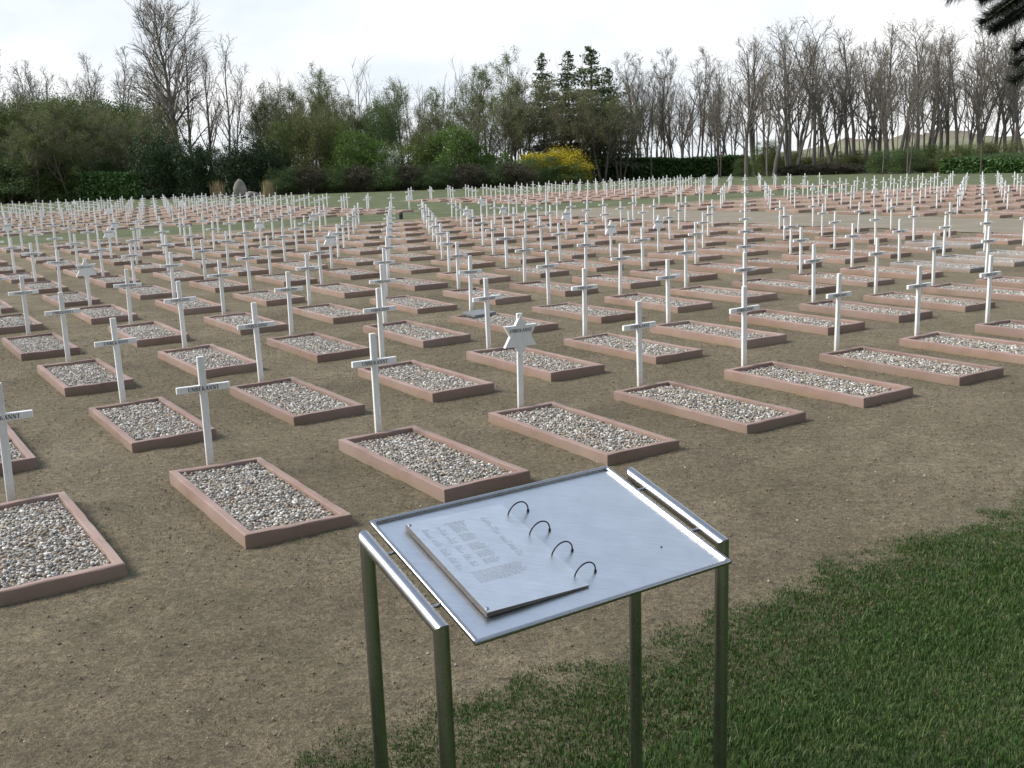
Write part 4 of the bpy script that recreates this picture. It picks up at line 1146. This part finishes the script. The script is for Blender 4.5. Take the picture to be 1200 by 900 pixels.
# boulder and dry grass by it
def rock(name, X, Y, sc, seed, label):
    bm = bmesh.new(); bmesh.ops.create_icosphere(bm, subdivisions=3, radius=1)
    rg = random.Random(seed)
    planes = [(Vector((rg.gauss(0, 1), rg.gauss(0, 1), rg.gauss(0, .8))).normalized(), rg.uniform(.62, .9)) for _ in range(11)]
    for v in bm.verts:
        for nrm, dd in planes:
            k = v.co.dot(nrm) - dd
            if k > 0: v.co -= nrm * k * .85
        z = v.co.z
        v.co = Vector((v.co.x * sc[0] * (1 - .25 * max(0, z)), v.co.y * sc[1], (z + .85) * sc[2]))
    me = bpy.data.meshes.new(name); bm.to_mesh(me); bm.free()
    o = obj(name, me, M['boulder'], loc=(X, Y, -.1)); tag(o, label, 'boulder', 'memorial boulders'); return o
rock('boulder', at(288, 75), 75, (.50, .42, .78), 4, 'upright grey boulder behind the far crosses')
rock('boulder', at(302, 74.5), 74.5, (.6, .42, .34), 8, 'low grey boulder leaning at the foot of the upright one')
for i, (px, top) in enumerate([(262, 207), (321, 207)]):
    ng = np.random.default_rng(i); n = 260; X = at(px, 76); e = empty('dry_grass_tuft', (X, 76, 0))
    tag(e, ['straw coloured dry grass tuft left of the boulder', 'straw coloured dry grass tuft right of the boulder'][i], 'grass tuft', 'dry grass tufts by the boulder')
    a = ng.uniform(0, 6.28, n); r = np.abs(ng.normal(0, .22, n))
    o = blades('blades', np.cos(a) * r, np.sin(a) * r, ng.uniform(.7, 1.35, n) * hgt(px, top, 76) / 1.35, np.full(n, .022), M['straw'], ng, 0.0, .22)
    o.parent = e

# woods: a far see-through belt behind the trees, and an unseen wood added behind the camera to shade the fore edge
def wood(name, spots, hrange, seed, brush, bh, leafs, mats, label):
    rg_ = random.Random(seed); ng_ = np.random.default_rng(seed); A = acc_new(); pts = []; foot = []
    for (x, y) in spots:
        H = rg_.uniform(*hrange); d = Vector((rg_.gauss(0, .05), rg_.gauss(0, .05), 1)).normalized()
        st_ = poly(Vector((x, y, -.1)), d, H, 6, .05, .03, rg_); tube_fast(A, st_, .10, .02, 5); foot.append((x, y))
        for i in range(8):
            q, dr = lerp_poly(st_, min(.99, .3 + .7 * rg_.random())); p1 = poly(q, rotate_towards(dr, .5, rg_), H * .22, 3, .1, .06, rg_); tube_fast(A, p1, .03, .01, 3); pts += p1
            for j in range(4):
                q, dr = lerp_poly(p1, min(.99, .2 + .8 * rg_.random())); p2 = poly(q, rotate_towards(dr, .5, rg_), H * .11, 2, .1, .06, rg_); tube_fast(A, p2, .014, .007, 3); pts += p2
    V = np.array(A['v']); F = np.array(A['f']); mi = np.zeros(len(F), int)
    ft = np.array(foot); P = np.empty((brush, 3)); k = ng_.integers(0, len(ft), brush)
    P[:, :2] = ft[k] + ng_.normal(0, 1.4, (brush, 2)); P[:, 2] = np.abs(ng_.normal(0, bh, brush))
    tp = np.array([tuple(q) for q in pts]); P2 = tp[ng_.integers(0, len(tp), leafs[0])] + ng_.normal(0, leafs[2], (leafs[0], 3))
    for Q, sz in ((P, .10), (P2, leafs[1])):
        if len(Q) == 0: continue
        LV, LF = leaf_quads(Q, sz, ng_); F = np.concatenate([F, LF + len(V)]); V = np.concatenate([V, LV]); mi = np.concatenate([mi, np.ones(len(LF), int)])
    return tag(obj(name, np_mesh(name, V, F, mi), mats), label, 'wood', kind='stuff')
rw = random.Random(31)
spots = []
for i in range(115):
    px = 300 + 930 * ((i + rw.random()) / 115) ** 1.15; Y = rw.uniform(112, 138); spots.append((at(px, Y), Y))
wood('distant_wood', spots, (8, 12), 3, 70000, .7, (0, .06, .25), [M['twig'], M['olive']], 'far wood of thin bare stems and brush behind the back trees')
spots = [(-46 + 92 * (i + rw.random()) / 80, -9 - rw.uniform(0, 16)) for i in range(80)]
wood('wood', spots, (9, 13), 4, 6000, 2.0, (20000, .7, 1.0), [M['bark_dark'], M['yew']], 'unseen dark wood added behind the camera to shade the foreground')

# distant slope behind the right grove
nx, ny = 70, 24
xs = np.linspace(30, 210, nx); ys = np.linspace(190, 330, ny); HX, HY = np.meshgrid(xs, ys)
env = np.exp(-((HX - 98) / 30) ** 2) * np.sin(np.clip((HY - 190) / 140, 0, 1) * math.pi) ** .8
HZ = -0.3 + env * (4.8 + 2.2 * vnoise(HX / 9, HY / 14, 6) + 1.6 * vnoise(HX / 3, HY / 5, 7))
I = np.arange(nx * ny).reshape(ny, nx); F = np.stack([I[:-1, :-1], I[:-1, 1:], I[1:, 1:], I[1:, :-1]], -1).reshape(-1, 4)
hm, N_, L_, b_ = new_mat('far_slope', 0.95)
sp = N_.new('ShaderNodeSeparateXYZ'); L_.new(pos(N_), sp.inputs[0])
mr = N_.new('ShaderNodeMapRange'); mr.inputs['From Max'].default_value = 9; L_.new(sp.outputs['Z'], mr.inputs['Value'])
ad = N_.new('ShaderNodeMath'); ad.operation = 'MULTIPLY_ADD'; ad.inputs[1].default_value = .35; L_.new(noise(N_, L_, pos(N_), .12, 5), ad.inputs[0]); L_.new(mr.outputs[0], ad.inputs[2])
cc = ramp(N_, L_, ad.outputs[0], [(.25, (.15, .15, .09)), (.55, (.20, .19, .11)), (.70, (.16, .125, .09)), (1, (.19, .135, .10))])
cc = mixc(N_, L_, .6, cc, ramp(N_, L_, noise(N_, L_, pos(N_), .9, 4, .7), [(.3, (.6, .6, .6)), (.7, (1.35, 1.35, 1.35))]), 'MULTIPLY')
L_.new(cc, b_.inputs['Base Color'])
tag(obj('hill', np_mesh('hill', np.stack([HX, HY, HZ], -1).reshape(-1, 3), F, smooth=True), hm), 'russet and pale green slope beyond the right grove', kind='structure')

# ------------------------------------------------------------------ the near pine whose boughs hang into the top right corner
rg = random.Random(9); ng = np.random.default_rng(9)
pine = empty('pine_tree', (5.4, 4.6, 0)); tag(pine, 'dark pine whose needled boughs hang into the top right corner', 'pine')
PO = Vector((5.4, 4.6, 0))
T = acc_new(); B = acc_new(); sprays = []
st = poly(Vector((0, 0, -.1)), Vector((-.02, 0, 1)), 10, 8, .02, .05, rg); tube_fast(T, st, .19, .05, 12)
def spray(a, b, n):
    sprays.append((a, b, n))
def bough(p0, p1, sag, tw, nn):
    mid = (p0 + p1) / 2 + Vector((0, 0, sag)); pts = [p0.lerp(mid, t).lerp(mid.lerp(p1, t), t) for t in np.linspace(0, 1, 8)]
    tube_fast(B, pts, .045, .010, 6)
    for k in range(tw):
        q, d = lerp_poly(pts, min(.99, .35 + .65 * (k + rg.random()) / tw)); e_ = q + (d * rg.uniform(.25, .5) + Vector((rg.gauss(0, .22), rg.gauss(0, .22), rg.gauss(-.04, .14))))
        tube_fast(B, [q, q.lerp(e_, .5) + Vector((0, 0, .02)), e_], .010, .005, 4); spray(q.lerp(e_, .25), e_, nn)
# boughs seen at the corner of the picture
W = lambda x, y, z: Vector((x, y, z)) - PO
corner = [((3.5, 5.9, 2.95), (2.46, 6.0, 2.56)), ((3.4, 5.9, 2.90), (2.60, 5.9, 2.42)), ((3.3, 5.8, 2.80), (2.68, 5.9, 2.38)), ((3.4, 6.0, 2.95), (2.58, 6.1, 2.66)), ((3.2, 5.9, 2.75), (2.74, 6.0, 2.50)), ((3.3, 6.1, 2.9), (2.72, 6.1, 2.72)),
          ((3.4, 5.8, 2.60), (2.80, 5.9, 2.20)), ((3.4, 5.9, 2.55), (2.84, 6.0, 2.12)), ((3.3, 5.9, 2.85), (2.82, 5.8, 2.62)), ((3.5, 6.0, 3.0), (2.60, 6.0, 2.74)), ((3.3, 6.0, 2.74), (2.72, 6.05, 2.40)), ((3.3, 5.9, 2.70), (2.78, 5.95, 2.44)), ((3.4, 6.1, 2.84), (2.66, 5.95, 2.46)), ((3.4, 5.9, 2.62), (2.82, 5.95, 2.28)), ((3.5, 6.0, 2.98), (2.70, 6.0, 2.80)), ((3.2, 6.0, 2.78), (2.64, 6.0, 2.55))]
hub = W(3.6, 5.7, 2.9)
tube_fast(B, [lerp_poly(st, .36)[0], (lerp_poly(st, .36)[0] + hub) / 2 + Vector((0, 0, .1)), hub], .06, .03, 8)
for a, b in corner:
    a, b = W(*a), W(*b); tube_fast(B, [hub, a, a.lerp(b, .5) + Vector((0, 0, .03)), b], .014, .005, 5); spray(a.lerp(b, .15), b + (b - a).normalized() * .02, 2600)
for i in range(34):
    t = .30 + .68 * (i + rg.random()) / 34; q, _ = lerp_poly(st, t); a = rg.uniform(0, 6.28); Lb = (3.0 * (1 - t) + .7) * rg.uniform(.7, 1.1)
    end = q + Vector((math.cos(a) * Lb, math.sin(a) * Lb, rg.uniform(-.2, .6)))
    w = end + PO; pj = project(w)
    if pj and pj[0] < 1330 and pj[1] > -160 and w.y > 0: continue
    bough(q, end, .15, 8, 170)
NV = []; nF = 0
for a, b, n_ in sprays:
    a, b = np.array(a), np.array(b); d = b - a; ln = np.linalg.norm(d); d = d / ln
    f = ng.uniform(0, 1, n_) ** .8; base = a + f[:, None] * (b - a)
    o_ = ng.normal(0, 1, (n_, 3)); o_ -= d * (o_ @ d)[:, None]; o_ /= np.linalg.norm(o_, axis=1)[:, None]
    nd = d * ng.uniform(.35, 1.1, n_)[:, None] + o_; nd /= np.linalg.norm(nd, axis=1)[:, None]
    l = ng.uniform(.05, .085, n_)[:, None]; wv = np.cross(nd, ng.normal(0, 1, (n_, 3))); wv /= np.linalg.norm(wv, axis=1)[:, None]
    ww = .0022 if n_ > 500 else .004
    NV.append(np.stack([base - wv * ww / 2, base + wv * ww / 2, base + nd * l], 1).reshape(-1, 3))
NV = np.concatenate(NV); NF = np.arange(len(NV)).reshape(-1, 3)
obj('trunk', np_mesh('trunk', T['v'], T['f'], smooth=True), M['bark_dark'], pine)
obj('boughs', np_mesh('boughs', B['v'], B['f'], smooth=True), M['bark_dark'], pine)
obj('needles', np_mesh('needles', NV, NF), M['needle'], pine)
